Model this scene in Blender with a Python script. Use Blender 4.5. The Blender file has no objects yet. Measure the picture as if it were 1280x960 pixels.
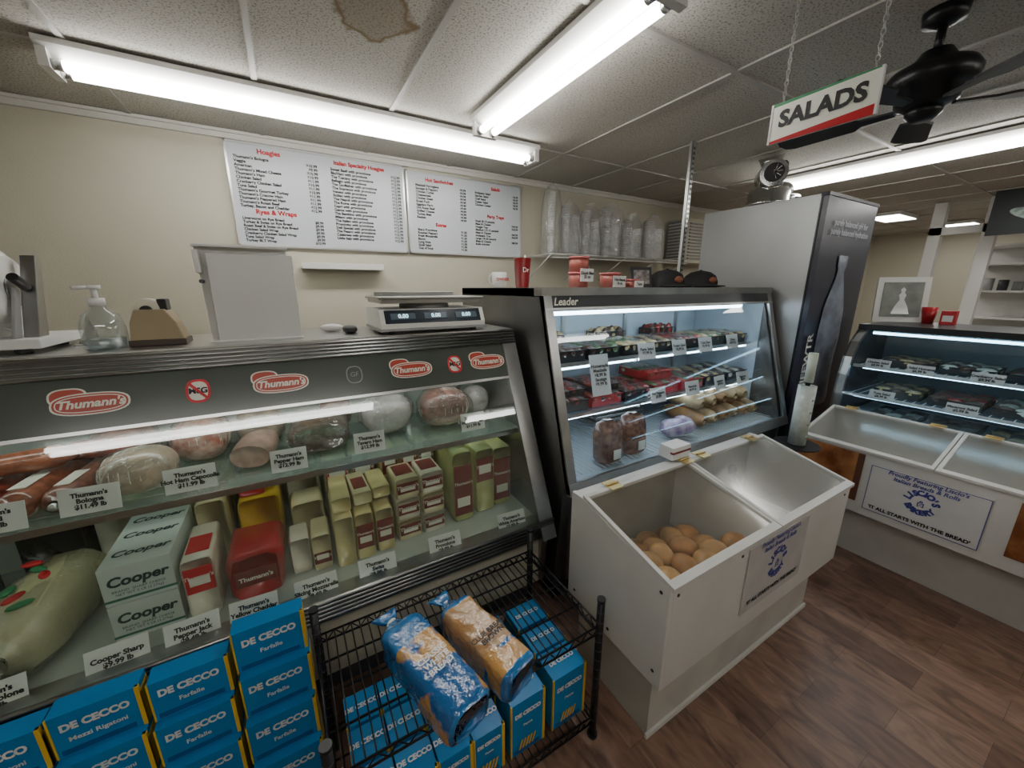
import bpy, math, random
from mathutils import Vector, Matrix, Euler, noise
random.seed(4)
S=bpy.context.scene
COL=S.collection
R=math.radians
# ---------------------------------------------------------------- materials
MC={}
def MAT(name,col,rough=.5,metal=0.0,var=0.0,vscale=6.0,bump=0.0,bscale=40.0,emis=0.0,col2=None,coat=0.0,spec=.5,sharp=.15):
    if name in MC: return MC[name]
    m=bpy.data.materials.new(name); m.use_nodes=True
    nt=m.node_tree; b=nt.nodes['Principled BSDF']
    c=(*col,1)
    b.inputs['Base Color'].default_value=c
    b.inputs['Roughness'].default_value=rough
    b.inputs['Metallic'].default_value=metal
    b.inputs['Specular IOR Level'].default_value=spec
    b.inputs['Coat Weight'].default_value=coat
    b.inputs['Coat Roughness'].default_value=.08
    if var>0 or col2:
        geo=nt.nodes.new('ShaderNodeNewGeometry')
        n=nt.nodes.new('ShaderNodeTexNoise'); n.inputs['Scale'].default_value=vscale; n.inputs['Detail'].default_value=5
        nt.links.new(geo.outputs['Position'],n.inputs['Vector'])
        r=nt.nodes.new('ShaderNodeValToRGB')
        r.color_ramp.elements[0].position=.5-sharp; r.color_ramp.elements[1].position=.5+sharp
        if col2: r.color_ramp.elements[0].color=(*col2,1)
        else: r.color_ramp.elements[0].color=(*[x*(1-var) for x in col],1)
        r.color_ramp.elements[1].color=c
        nt.links.new(n.outputs['Fac'],r.inputs['Fac']); nt.links.new(r.outputs['Color'],b.inputs['Base Color'])
    if bump>0:
        geo=nt.nodes.new('ShaderNodeNewGeometry')
        n=nt.nodes.new('ShaderNodeTexNoise'); n.inputs['Scale'].default_value=bscale; n.inputs['Detail'].default_value=4
        nt.links.new(geo.outputs['Position'],n.inputs['Vector'])
        bp=nt.nodes.new('ShaderNodeBump'); bp.inputs['Strength'].default_value=bump; bp.inputs['Distance'].default_value=.01
        nt.links.new(n.outputs['Fac'],bp.inputs['Height']); nt.links.new(bp.outputs['Normal'],b.inputs['Normal'])
        if coat: nt.links.new(bp.outputs['Normal'],b.inputs['Coat Normal'])
    if emis>0:
        b.inputs['Emission Color'].default_value=c; b.inputs['Emission Strength'].default_value=emis
    MC[name]=m; return m
def GLASS(name,tint=(1,1,1),base=.04,amt=.6,rough=.02,opacity=0.0,ocol=(1,1,1),bump=0,bs=30):
    if name in MC: return MC[name]
    m=bpy.data.materials.new(name); m.use_nodes=True
    nt=m.node_tree; nt.nodes.clear()
    out=nt.nodes.new('ShaderNodeOutputMaterial')
    tr=nt.nodes.new('ShaderNodeBsdfTransparent'); tr.inputs[0].default_value=(*tint,1)
    gl=nt.nodes.new('ShaderNodeBsdfGlossy'); gl.inputs['Roughness'].default_value=rough
    lw=nt.nodes.new('ShaderNodeLayerWeight'); lw.inputs['Blend'].default_value=.5
    p=nt.nodes.new('ShaderNodeMath'); p.operation='POWER'; p.inputs[1].default_value=4
    q=nt.nodes.new('ShaderNodeMath'); q.operation='MULTIPLY_ADD'; q.inputs[1].default_value=amt; q.inputs[2].default_value=base
    nt.links.new(lw.outputs['Facing'],p.inputs[0]); nt.links.new(p.outputs[0],q.inputs[0])
    mx=nt.nodes.new('ShaderNodeMixShader')
    nt.links.new(q.outputs[0],mx.inputs[0]); 
    src=tr
    if opacity>0:
        df=nt.nodes.new('ShaderNodeBsdfDiffuse'); df.inputs[0].default_value=(*ocol,1)
        m2=nt.nodes.new('ShaderNodeMixShader'); m2.inputs[0].default_value=opacity
        nt.links.new(tr.outputs[0],m2.inputs[1]); nt.links.new(df.outputs[0],m2.inputs[2]); src=m2
    nt.links.new(src.outputs[0],mx.inputs[1]); nt.links.new(gl.outputs[0],mx.inputs[2])
    if bump>0:
        geo=nt.nodes.new('ShaderNodeNewGeometry')
        n=nt.nodes.new('ShaderNodeTexNoise'); n.inputs['Scale'].default_value=bs
        nt.links.new(geo.outputs['Position'],n.inputs['Vector'])
        bp=nt.nodes.new('ShaderNodeBump'); bp.inputs['Strength'].default_value=bump; bp.inputs['Distance'].default_value=.02
        nt.links.new(n.outputs['Fac'],bp.inputs['Height']); nt.links.new(bp.outputs['Normal'],gl.inputs['Normal'])
    nt.links.new(mx.outputs[0],out.inputs[0])
    MC[name]=m; return m

cream=MAT('cream_paint',(.56,.53,.42),.6,bump=.15,bscale=120,var=.08,vscale=1.5)
white=MAT('white_enamel',(.72,.72,.69),.35)
whitel=MAT('white_laminate',(.62,.61,.58),.4,var=.08,vscale=4)
plastic_w=MAT('white_plastic',(.74,.74,.72),.3)
steel=MAT('brushed_steel',(.42,.42,.41),.32,1.0,var=.2,vscale=8)
steeld=MAT('dark_steel',(.22,.22,.22),.38,.9,var=.2,vscale=5)
alum=MAT('aluminium',(.55,.55,.54),.28,1.0)
chrome=MAT('chrome',(.65,.65,.65),.12,1.0)
black=MAT('black_plastic',(.012,.012,.014),.35)
blackm=MAT('black_metal',(.015,.015,.017),.35,.4)
dark=MAT('dark_grey',(.05,.05,.055),.5)
grey=MAT('grey_plastic',(.28,.28,.28),.5)
red=MAT('red_print',(.58,.015,.025),.45)
redp=MAT('red_plastic',(.46,.012,.02),.3,coat=.5)
inkb=MAT('black_ink',(.012,.012,.012),.6)
inkbl=MAT('blue_ink',(.05,.06,.28),.6)
paper=MAT('white_paper',(.78,.78,.76),.7)
green=MAT('green_paint',(.03,.24,.09),.5)
brass=MAT('brass',(.60,.45,.2),.35,1.0)
glass=GLASS('thin_glass',(.95,.98,.96),base=.05,amt=.6)
glassm=GLASS('clear_glass_blue',(.95,.98,1.0),base=.045,amt=.5)
acryl=GLASS('acrylic_lid',(.98,.98,.96),base=.04,amt=.55,rough=.06,opacity=.03,ocol=(.62,.62,.58),bump=.04,bs=5)
acrylw=GLASS('hazy_acrylic_lid',(.96,.96,.94),base=.07,amt=.6,rough=.14,opacity=.13,ocol=(.62,.62,.58),bump=.05,bs=5)
bagm=GLASS('clear_plastic_bag',(.96,.96,.96),base=.10,amt=.6,rough=.15,opacity=.14,ocol=(.8,.8,.8),bump=1.0,bs=22)
tube=MAT('fluorescent_tube',(1,.985,.95),.5,emis=19)
tubec=MAT('case_lamp_tube',(.93,1,.95),.5,emis=7)
tubeb=MAT('case_lamp_cool',(.72,.88,1),.5,emis=13)

# ---------------------------------------------------------------- builder
class B:
    def __init__(s,name): s.v=[]; s.f=[]; s.mi=[]; s.sm=[]; s.mats=[]; s.n=name
    def m(s,mat):
        if mat not in s.mats: s.mats.append(mat)
        return s.mats.index(mat)
    def add(s,vs,fs,mat,smooth=False,M=None):
        o=len(s.v)
        for v in vs:
            v=Vector(v)
            if M: v=M@v
            s.v.append(v)
        k=[s.m(x) for x in mat] if isinstance(mat,list) else None
        for i,f in enumerate(fs):
            s.f.append([o+j for j in f]); s.mi.append(k[i] if k else s.m(mat)); s.sm.append(smooth)
        return s
    def box(s,c,d,mat,rot=None):
        x,y,z=d[0]/2,d[1]/2,d[2]/2
        vs=[(-x,-y,-z),(x,-y,-z),(x,y,-z),(-x,y,-z),(-x,-y,z),(x,-y,z),(x,y,z),(-x,y,z)]
        fs=[(0,3,2,1),(4,5,6,7),(0,1,5,4),(1,2,6,5),(2,3,7,6),(3,0,4,7)]
        M=Matrix.Translation(c)
        if rot: M=M@Euler(rot).to_matrix().to_4x4()
        return s.add(vs,fs,mat,False,M)
    def b2(s,x0,x1,y0,y1,z0,z1,mat):
        return s.box(((x0+x1)/2,(y0+y1)/2,(z0+z1)/2),(abs(x1-x0),abs(y1-y0),abs(z1-z0)),mat)
    def cyl(s,p1,p2,r,mat,r2=None,n=14,smooth=True):
        p1=Vector(p1);p2=Vector(p2); r2=r if r2 is None else r2
        d=(p2-p1).normalized(); a=d.orthogonal().normalized(); b=d.cross(a)
        vs=[];fs=[]
        for i in range(n):
            t=2*math.pi*i/n; w=a*math.cos(t)+b*math.sin(t)
            vs.append(p1+w*r); vs.append(p2+w*r2)
        for i in range(n):
            j=(i+1)%n; fs.append((2*i,2*j,2*j+1,2*i+1))
        s.add(vs,fs,mat,smooth)
        o=len(s.v)-2*n
        s.f.append([o+2*i for i in range(n)][::-1]); s.mi.append(s.m(mat)); s.sm.append(False)
        s.f.append([o+2*i+1 for i in range(n)]); s.mi.append(s.m(mat)); s.sm.append(False)
        return s
    def prism(s,prof,axis,a0,a1,mat):
        n=len(prof)
        def P(a,p): return (a,p[0],p[1]) if axis=='x' else ((p[0],a,p[1]) if axis=='y' else (p[0],p[1],a))
        vs=[P(a0,p) for p in prof]+[P(a1,p) for p in prof]
        fs=[tuple(range(n))[::-1],tuple(range(n,2*n))]+[(i,(i+1)%n,n+(i+1)%n,n+i) for i in range(n)]
        return s.add(vs,fs,mat)
    def lathe(s,c,prof,mat,n=24,M=None,smooth=True):
        vs=[];fs=[];k=len(prof)
        for i in range(n):
            t=2*math.pi*i/n
            for r,z in prof: vs.append((r*math.cos(t),r*math.sin(t),z))
        for i in range(n):
            j=(i+1)%n
            for a in range(k-1): fs.append((i*k+a,j*k+a,j*k+a+1,i*k+a+1))
        T=Matrix.Translation(c)
        if M: T=T@M
        return s.add(vs,fs,mat,smooth,T)
    def blob(s,c,r,mat,e=1.0,rot=None,nz=0.0,ns=8,n=24,h=14):
        vs=[];fs=[]
        def sp(x,p): return math.copysign(abs(x)**p,x)
        for i in range(h+1):
            ph=-math.pi/2+math.pi*i/h
            for j in range(n):
                th=2*math.pi*j/n
                v=Vector((sp(math.cos(ph),e)*sp(math.cos(th),e)*r[0],sp(math.cos(ph),e)*sp(math.sin(th),e)*r[1],sp(math.sin(ph),e)*r[2]))
                if nz: v*=1+nz*noise.noise((v+Vector(c))*ns)
                vs.append(v)
        for i in range(h):
            for j in range(n):
                k=(j+1)%n; fs.append((i*n+j,i*n+k,(i+1)*n+k,(i+1)*n+j))
        M=Matrix.Translation(c)
        if rot: M=M@Euler(rot).to_matrix().to_4x4()
        return s.add(vs,fs,mat,True,M)
    def loft(s,p0,d,secs,mats,n=24,e=.6,up=(0,0,1),nz=0,ns=20):
        p0=Vector(p0); d=Vector(d).normalized(); sd=d.cross(Vector(up)).normalized(); u=sd.cross(d)
        vs=[];fs=[];ml=[]
        def sp(x,p): return math.copysign(abs(x)**p,x)
        for (t,w,h) in secs:
            for j in range(n):
                a=2*math.pi*j/n
                v=p0+d*t+sd*(sp(math.cos(a),e)*w)+u*(sp(math.sin(a),e)*h)
                if nz: v+= (sd*math.cos(a)+u*math.sin(a))*nz*noise.noise(v*ns)
                vs.append(v)
        for i in range(len(secs)-1):
            for j in range(n):
                k=(j+1)%n; fs.append((i*n+j,i*n+k,(i+1)*n+k,(i+1)*n+j)); ml.append(mats[i] if isinstance(mats,list) else mats)
        fs.append(tuple(range(n))); ml.append(ml[0]); q=(len(secs)-1)*n
        fs.append(tuple(range(q,q+n))[::-1]); ml.append(ml[-2])
        return s.add(vs,fs,ml,True)
    def done(s,bevel=0.0,seg=2,name=None):
        lo=Vector([min(v[i] for v in s.v) for i in range(3)]); hi=Vector([max(v[i] for v in s.v) for i in range(3)])
        c=Vector(((lo.x+hi.x)/2,(lo.y+hi.y)/2,lo.z))
        me=bpy.data.meshes.new(s.n); me.from_pydata([v-c for v in s.v],[],s.f)
        for x in s.mats: me.materials.append(x)
        me.polygons.foreach_set('material_index',s.mi); me.polygons.foreach_set('use_smooth',s.sm)
        me.update()
        o=bpy.data.objects.new(s.n,me); o.location=c; COL.objects.link(o)
        if bevel:
            b=o.modifiers.new('bevel','BEVEL'); b.width=bevel; b.segments=seg; b.limit_method='ANGLE'; b.angle_limit=R(50)
        return o
def text(body,loc,size,mat,rot=(R(90),0,0),parent=None,ax='CENTER',ay='CENTER',sp=1.0,off=0.0,name='lettering',sx=1.0,shear=0):
    c=bpy.data.curves.new(name,'FONT'); c.body=body; c.size=size; c.align_x=ax; c.align_y=ay; c.space_line=sp; c.offset=off; c.resolution_u=3; c.shear=shear
    c.materials.append(mat); o=bpy.data.objects.new(name,c); o.location=loc; o.rotation_euler=rot; o.scale=(sx,1,1); COL.objects.link(o)
    if parent:
        o.parent=parent; o.matrix_parent_inverse=Matrix.Translation(parent.location).inverted()
    return o
FX=(R(90),0,R(-90))   # faces -X
def arc_text(word,c,r,size,span,parent,mat,face=(R(90),0,0),bottom=False,off=.001):
    base=Euler(face).to_matrix(); rt=base@Vector((1,0,0)); up=base@Vector((0,1,0)); c=Vector(c); n=len(word)
    for i,ch in enumerate(word):
        a=R(-span/2+span*i/(n-1))
        if bottom: p=c+rt*r*math.sin(a)-up*r*math.cos(a); M=base@Matrix.Rotation(a,3,'Z')
        else: p=c+rt*r*math.sin(a)+up*r*math.cos(a); M=base@Matrix.Rotation(-a,3,'Z')
        text(ch,p,size,mat,M.to_euler(),parent=parent,off=off)

# ---------------------------------------------------------------- room
CZ=2.47
def floor_mat():
    m=bpy.data.materials.new('wood_laminate'); m.use_nodes=True; nt=m.node_tree; b=nt.nodes['Principled BSDF']
    geo=nt.nodes.new('ShaderNodeNewGeometry')
    mp=nt.nodes.new('ShaderNodeMapping'); mp.inputs['Rotation'].default_value=(0,0,R(90))
    nt.links.new(geo.outputs['Position'],mp.inputs['Vector'])
    br=nt.nodes.new('ShaderNodeTexBrick'); br.inputs['Scale'].default_value=1; br.inputs['Brick Width'].default_value=.42; br.inputs['Row Height'].default_value=.14
    br.inputs['Mortar Size'].default_value=.0006; br.inputs['Color1'].default_value=(.29,.18,.13,1); br.inputs['Color2'].default_value=(.15,.085,.06,1); br.inputs['Mortar'].default_value=(.08,.045,.032,1)
    nt.links.new(mp.outputs[0],br.inputs['Vector'])
    mp2=nt.nodes.new('ShaderNodeMapping'); mp2.inputs['Scale'].default_value=(9,3,1); nt.links.new(geo.outputs['Position'],mp2.inputs['Vector'])
    n=nt.nodes.new('ShaderNodeTexNoise'); n.inputs['Scale'].default_value=1.6; n.inputs['Detail'].default_value=8; n.inputs['Distortion'].default_value=1.8
    nt.links.new(mp2.outputs[0],n.inputs['Vector'])
    r=nt.nodes.new('ShaderNodeValToRGB'); r.color_ramp.elements[0].position=.3; r.color_ramp.elements[0].color=(.5,.47,.46,1); r.color_ramp.elements[1].position=.7; r.color_ramp.elements[1].color=(1.3,1.27,1.25,1)
    nt.links.new(n.outputs['Fac'],r.inputs['Fac'])
    mx=nt.nodes.new('ShaderNodeMix'); mx.data_type='RGBA'; mx.blend_type='MULTIPLY'; mx.inputs[0].default_value=1
    nt.links.new(br.outputs['Color'],mx.inputs[6]); nt.links.new(r.outputs['Color'],mx.inputs[7]); nt.links.new(mx.outputs[2],b.inputs['Base Color'])
    b.inputs['Roughness'].default_value=.38
    return m
def ceil_mat():
    m=bpy.data.materials.new('fissured_ceiling_tile'); m.use_nodes=True; nt=m.node_tree; b=nt.nodes['Principled BSDF']
    geo=nt.nodes.new('ShaderNodeNewGeometry')
    n=nt.nodes.new('ShaderNodeTexNoise'); n.inputs['Scale'].default_value=130; n.inputs['Detail'].default_value=3; nt.links.new(geo.outputs['Position'],n.inputs['Vector'])
    r=nt.nodes.new('ShaderNodeValToRGB'); r.color_ramp.elements[0].position=.36; r.color_ramp.elements[0].color=(.25,.24,.20,1); r.color_ramp.elements[1].position=.48; r.color_ramp.elements[1].color=(.53,.51,.455,1)
    nt.links.new(n.outputs['Fac'],r.inputs['Fac'])
    n2=nt.nodes.new('ShaderNodeTexNoise'); n2.inputs['Scale'].default_value=9; nt.links.new(geo.outputs['Position'],n2.inputs['Vector'])
    vs=nt.nodes.new('ShaderNodeVectorMath'); vs.operation='DISTANCE'; vs.inputs[1].default_value=(.39,1.63,CZ); nt.links.new(geo.outputs['Position'],vs.inputs[0])
    ad=nt.nodes.new('ShaderNodeMath'); ad.operation='MULTIPLY_ADD'; ad.inputs[1].default_value=.16; nt.links.new(n2.outputs['Fac'],ad.inputs[0]); nt.links.new(vs.outputs['Value'],ad.inputs[2])
    r2=nt.nodes.new('ShaderNodeValToRGB'); e=r2.color_ramp.elements
    e[0].position=.0; e[0].color=(.5,.5,.5,1); e[1].position=.225; e[1].color=(0,0,0,1)
    a=e.new(.19); a.color=(.5,.5,.5,1); a=e.new(.208); a.color=(1,1,1,1)
    nt.links.new(ad.outputs[0],r2.inputs['Fac'])
    mx=nt.nodes.new('ShaderNodeMix'); mx.data_type='RGBA'; nt.links.new(r2.outputs['Color'],mx.inputs[0]); nt.links.new(r.outputs['Color'],mx.inputs[6]); mx.inputs[7].default_value=(.20,.13,.055,1)
    nt.links.new(mx.outputs[2],b.inputs['Base Color']); b.inputs['Roughness'].default_value=.9
    bp=nt.nodes.new('ShaderNodeBump'); bp.inputs['Strength'].default_value=.4; bp.inputs['Distance'].default_value=.004
    nt.links.new(n.outputs['Fac'],bp.inputs['Height']); nt.links.new(bp.outputs['Normal'],b.inputs['Normal'])
    return m
X0,X1,Y0,Y1=-2.6,9.6,-2.6,3.1
B('floor').b2(X0-.1,X1+.1,Y0-.1,Y1+.1,-.1,0,floor_mat()).done()
B('ceiling').b2(X0-.1,X1+.1,Y0-.1,Y1+.1,CZ,CZ+.1,ceil_mat()).done()
B('wall_back').b2(X0-.1,X1+.1,Y1,Y1+.1,0,CZ,cream).done()
B('wall_left').b2(X0-.1,X0,Y0,Y1,0,CZ,cream).done()
B('wall_right').b2(X1,X1+.1,Y0,Y1,0,CZ,cream).done()
B('wall_front').b2(X0-.1,X1+.1,Y0-.1,Y0,0,CZ,cream).done()
g=B('trim_ceiling_grid')
gm=MAT('grid_white',(.43,.42,.385),.5)
x=-2.44
while x<X1:
    g.b2(x-.011,x+.011,Y0,Y1,CZ-.008,CZ,gm); x+=.61
for y in (-2.46,-1.24,-.02,1.19,2.41):
    g.b2(X0,X1,y-.011,y+.011,CZ-.009,CZ,gm)
g.done()
B('trim_crown').b2(X0,X1,Y1-.02,Y1,CZ-.05,CZ,MAT('crown_paint',(.58,.57,.52),.5)).b2(X0,X1,Y1-.035,Y1,CZ-.02,CZ-.009,MC['crown_paint']).done()
B('baseboard_back').b2(X0,X1,Y1-.015,Y1,0,.1,white).done()

# ---------------------------------------------------------------- fluorescent fixtures
def fixture(c,L,axis):
    f=B('fluorescent_light_fixture'); x,y=c; zt=CZ-.009
    def bx(l0,l1,w0,w1,z0,z1,m):
        if axis=='x': f.b2(x+l0,x+l1,y+w0,y+w1,z0,z1,m)
        else: f.b2(x+w0,x+w1,y+l0,y+l1,z0,z1,m)
    h=L/2
    pr=[(-.085,zt),(-.085,zt-.02),(-.03,zt-.05),(.03,zt-.05),(.085,zt-.02),(.085,zt)]
    if axis=='x': f.prism([(y+a,b) for a,b in pr],'x',x-h,x+h,white)
    else: f.prism([(x+a,b) for a,b in pr],'y',y-h,y+h,white)
    for e in (-1,1):
        bx(*( (h-.03,h) if e>0 else (-h,-h+.03)),-.07,.07,zt-.095,zt-.03,white)
    for w in (-.036,.036):
        l0,l1=-h+.03,h-.03
        p=lambda l:(x+l,y+w,zt-.073) if axis=='x' else (x+w,y+l,zt-.073)
        f.cyl(p(l0),p(l1),.019,tube,n=12)
        f.cyl(p(l0),p(l0+.03),.0195,alum,n=12); f.cyl(p(l1-.03),p(l1),.0195,alum,n=12)
    return f.done()
fixture((.44,2.42),2.27,'x')
fixture((1.08,1.55),1.24,'y')
fixture((3.87,1.15),2.0,'y')
fixture((-.5,-.6),2.4,'x')  # unseen fixture behind the camera, added for front lighting
fixture((3.0,-1.3),2.4,'x')  # another out-of-view fixture, added to light the case and bin fronts
for (px,py) in ((6.9,2.1),(8.6,1.8),(6.6,-.6),(8.4,-.8),(5.4,.6)):  # panels after the first pair are unseen, added to brighten the far room
    B('ceiling_light_panel').b2(px-.32,px+.32,py-.17,py+.17,CZ-.05,CZ-.009,white).b2(px-.3,px+.3,py-.15,py+.15,CZ-.055,CZ-.05,MAT('panel_light',(1,.98,.93),.5,emis=18)).done()

# ---------------------------------------------------------------- menu boards
def board(x0,x1,z0,z1):
    b=B('menu_board'); y=Y1-.001
    b.b2(x0,x1,y-.02,y,z0,z1,MAT('menu_white',(.56,.60,.63),.3))
    for a in ((x0,x1,z0,z0+.012),(x0,x1,z1-.012,z1),(x0,x0+.012,z0,z1),(x1-.012,x1,z0,z1)): b.b2(a[0],a[1],y-.026,y-.0201,a[2],a[3],alum)
    return b.done()
yb=Y1-.023
m1=board(-.21,.865,1.81,2.415); m2=board(.88,1.885,1.812,2.40)
def menu(par,x,z,title,lines,xp=None,s=.0245,ts=.034):
    if title:
        text(title,(x+(.19),yb,z),ts*1.15,red,parent=par,off=.0016); z-=.042
    text('\n'.join(l[0] for l in lines),(x,yb,z+.012),s,inkb,parent=par,ax='LEFT',ay='TOP',sp=.98,off=.0009)
    text('\n'.join(l[1] for l in lines),((xp or x+.36),yb,z+.012),s,inkb,parent=par,ax='RIGHT',ay='TOP',sp=.98,off=.0009)
A=[("Thumann's Bologna",'$10.99'),('Veggie','$9.99'),('American','$10.99'),("Thumann's Mixed Cheese",'$10.99'),("Thumann's Ham",'$11.99'),('Chicken Salad','$10.99'),('Cranberry Chicken Salad','$11.99'),('Tuna Salad','$10.99'),("Thumann's Gourmet Turkey",'$11.99'),("Thumann's Cracow Ham",'$11.99'),("Thumann's Peppered Ham",'$11.99'),("Thumann's Roast Beef",'$12.99'),('Turkey, Bacon and Cheddar','$12.99')]
menu(m1,-.17,2.37,'Hoagies',A,xp=.29,s=.0235)
W=[('Liverwurst on Rye Bread','$8.99'),('Turkey & Swiss on Rye Bread','$9.99'),('Roast Beef & Swiss on Rye Bread','$9.99'),('Chicken Salad Wrap','$9.99'),('Cranberry Chicken Salad Wrap','$9.99'),('Tuna Salad Wrap','$9.99'),('Turkey BLT Wrap','$10.99')]
menu(m1,-.17,2.02,'Ryes & Wraps',W,xp=.29,s=.0225)
I=[]
for t in ['Sweet Basil','Blu/Ham','The Tuscany','Bellagio','The Godfather','The Sopranos','Veneto','Sicilian','The Napoli','The Roma','Capri','Genoa','The Bambino','Milano','The Italian','Prosciutto','Deli Special','The Pesaro','Calabrese','Little Italy']: I.append((t+' with provolone','$12.99'))
menu(m1,.37,2.37,'Italian Specialty Hoagies',I,xp=.835,s=.0235,ts=.030)
H=[(t,'$9.99') for t in ['Meatball Parmigiana','Sausage & Peppers','Chicken Cutlet','Cheesesteak','Chicken Steak','Roast Pork','Eggplant Parm','Hot Roast Beef','Grilled Cheese','Turkey Melt','Reuben']]
menu(m2,.95,2.345,'Hot Sandwiches',H,xp=1.36,s=.023,ts=.03)
menu(m2,.95,2.03,'Extras',[(t,'$1.50') for t in ['Sharp Provolone','Roasted Peppers','Fresh Mozzarella','Bacon','Long Hots','Small Salad','Cup of Soup']],xp=1.36,s=.023,ts=.03)
menu(m2,1.44,2.345,'Salads',[(t,'$8.99') for t in ['Antipasto Salad','Garden Salad','Chef Salad','Caesar Salad','Chicken Caesar']],xp=1.85,s=.023,ts=.03)
menu(m2,1.44,2.13,'Party Trays',[('Small (8-10 people)',''),('Meat & Cheese','$49.99'),('Hoagie Tray','$54.99'),('Medium (12-15 people)',''),('Meat & Cheese','$69.99'),('Antipasto Tray','$64.99'),('Large (18-20 people)',''),('Meat & Cheese','$89.99'),('Rolls included','')],xp=1.85,s=.023,ts=.03)

# wall tray, cup shelf, AC
B('wall_mounted_tray').b2(.12,.65,2.99,3.099,1.675,1.69,white).b2(.12,.65,2.985,2.992,1.675,1.715,white).done(.002)
sh=B('wall_wire_shelf'); sz=1.83
for i in range(18): 
    yy=2.74+.02*i; sh.cyl((1.98,yy,sz),(3.75,yy,sz),.003,white,n=6)
for xx in (1.98,2.4,2.85,3.3,3.75):
    sh.cyl((xx,2.73,sz),(xx,3.09,sz),.004,white,n=6); sh.cyl((xx,2.74,sz),(xx,3.098,sz-.2),.005,white,n=6)
sh.cyl((1.98,2.735,sz-.03),(3.75,2.735,sz-.03),.005,white,n=6); sh.done()
cupm=GLASS('clear_cups',(.95,.95,.95),base=.12,amt=.5,rough=.2,opacity=.30,ocol=(.72,.74,.74),bump=.6)
for i,(cx,h,w) in enumerate([(2.10,.52,.08),(2.30,.42,.10),(2.54,.40,.11),(2.80,.44,.12),(3.08,.36,.13),(3.40,.38,.14)]):
    c=B('bagged_plastic_cups')
    for sx_ in ((0,) if w<.09 else (-.45,.45)):
        pr=[]; hh=h*(1 if sx_<=0 else .85); k=int(hh/.022)
        for j in range(k):
            z=j*.022; pr+=[(w*.38,z),(w*.43,z+.018),(w*.45,z+.02)]
        pr=[(0,0)]+pr+[(0.03,k*.022)]
        c.lathe((cx+sx_*w,2.92,sz+.006),pr,cupm,n=18)
    c.loft((cx,2.92,sz+.005),(0,0,1),[(0,w*.95,.08),(h*.15,w*1.05,.09),(h*.45,w*.98,.085),(h*.75,w*1.04,.09),(h,w*.8,.06),(h+.03,w*.5,.03),(h+.07,w*.25,.03)],bagm,n=24,e=.8,up=(0,1,0),nz=.03,ns=16)
    c.done()
ac=B('wall_air_conditioner'); ac.b2(3.85,4.5,2.85,3.099,1.82,2.28,cream)
ac.b2(3.83,3.85,2.86,3.08,1.84,2.26,grey)
for i in range(12): ac.b2(3.89,4.46,2.835,2.85,1.86+.033*i,1.875+.033*i,grey)
for i in range(12): ac.b2(3.815,3.83,2.88,3.06,1.86+.033*i,1.872+.033*i,white)
ac.done(.003)

# ---------------------------------------------------------------- left deli case
LX0,LX1=-1.45,.96
def gy(z): return 1.65-.444*(1.35-z)
c=B('deli_display_case')
inner=MAT('case_liner',(.52,.57,.52),.4,var=.1,vscale=3)
prof=[(1.27,.42),(gy(.50),.50),(gy(1.35),1.35),(2.14,1.35),(2.14,.12),(1.33,.12),(1.30,.42)]
for (a,b_) in ((LX0,LX0+.03),(LX1-.035,LX1)): c.prism(prof,'x',a,b_,steel)
c.b2(LX0+.03,LX1-.035,1.64,2.14,1.325,1.35,steel)
c.b2(LX0,LX1,1.66,2.14,1.35,1.353,alum)
for i in range(5):
    z=1.343-.013*i; c.cyl((LX0,gy(z)-.004,z),(LX1,gy(z)-.004,z),.0062,steel,n=8)
def slant(x0,x1,z0,z1,t,mat,off=0):
    n=Vector((0,-math.cos(R(24)),math.sin(R(24))))
    a=[Vector((x,gy(z),z))+n*off for x in (x0,x1) for z in (z0,z1)]
    d=-n*t
    vs=[a[0],a[2],a[3],a[1]]; vs+= [v+d for v in vs]
    c.add(vs,[(0,1,2,3),(7,6,5,4),(0,4,5,1),(1,5,6,2),(2,6,7,3),(3,7,4,0)],mat)
slant(LX0+.03,LX1-.035,1.135,1.285,.006,MAT('label_band',(.075,.09,.075),.2))
slant(LX0+.03,LX1-.035,.505,1.135,.006,glass)
slant(LX1-.075,LX1,.42,1.35,.02,steel,off=.006)
slant(LX0+.03,LX1-.07,1.128,1.138,.01,alum,off=.003)
for i in range(5):
    z=.498-.018*i; yy=gy(.5)-.008+.002*i; c.cyl((LX0,yy,z),(LX1,yy,z),.0095,steel,n=8)
c.b2(LX0,LX1,gy(.5)-.006,1.34,.415,.498,steel)
c.b2(LX0+.03,LX1-.035,1.33,2.1,.12,.42,cream); c.b2(LX0+.05,LX1-.06,1.38,2.08,0,.12,dark)
c.b2(LX0+.03,LX1-.035,1.30,2.08,.455,.469,inner); c.b2(LX0+.03,LX1-.035,2.08,2.12,.42,1.325,inner)
c.b2(LX0+.03,LX1-.035,1.50,2.0,.872,.879,GLASS('shelf_glass',(.85,.95,.9),base=.1,opacity=.25,ocol=(.55,.66,.6)))
c.b2(LX0+.03,LX1-.035,1.496,1.503,.862,.884,alum)
for xx in (-1.0,-.3,.4): c.b2(xx,xx+.012,1.55,2.08,.84,.872,alum)
c.cyl((LX0+.05,1.68,1.15),(LX1-.06,1.68,1.15),.014,tubec,n=10)
c.cyl((LX0+.05,1.62,.852),(LX1-.06,1.62,.852),.006,MAT('shelf_lamp',(.95,1,.93),.5,emis=4.5),n=8); c.b2(LX0+.05,LX1-.06,1.605,1.612,.838,.868,steel)
c.b2(LX0+.05,LX1-.06,1.66,1.72,1.168,1.19,alum)
for i in range(8):
    xx=LX0+.1+.31*i; c.b2(xx,xx+.02,2.068,2.08,.9,1.3,alum)
case=c.done()
TR=(R(66),0,0)
badge=MAT('badge_white',(.80,.78,.68),.3); badger=MAT('badge_red',(.45,.05,.025),.3)
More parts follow.
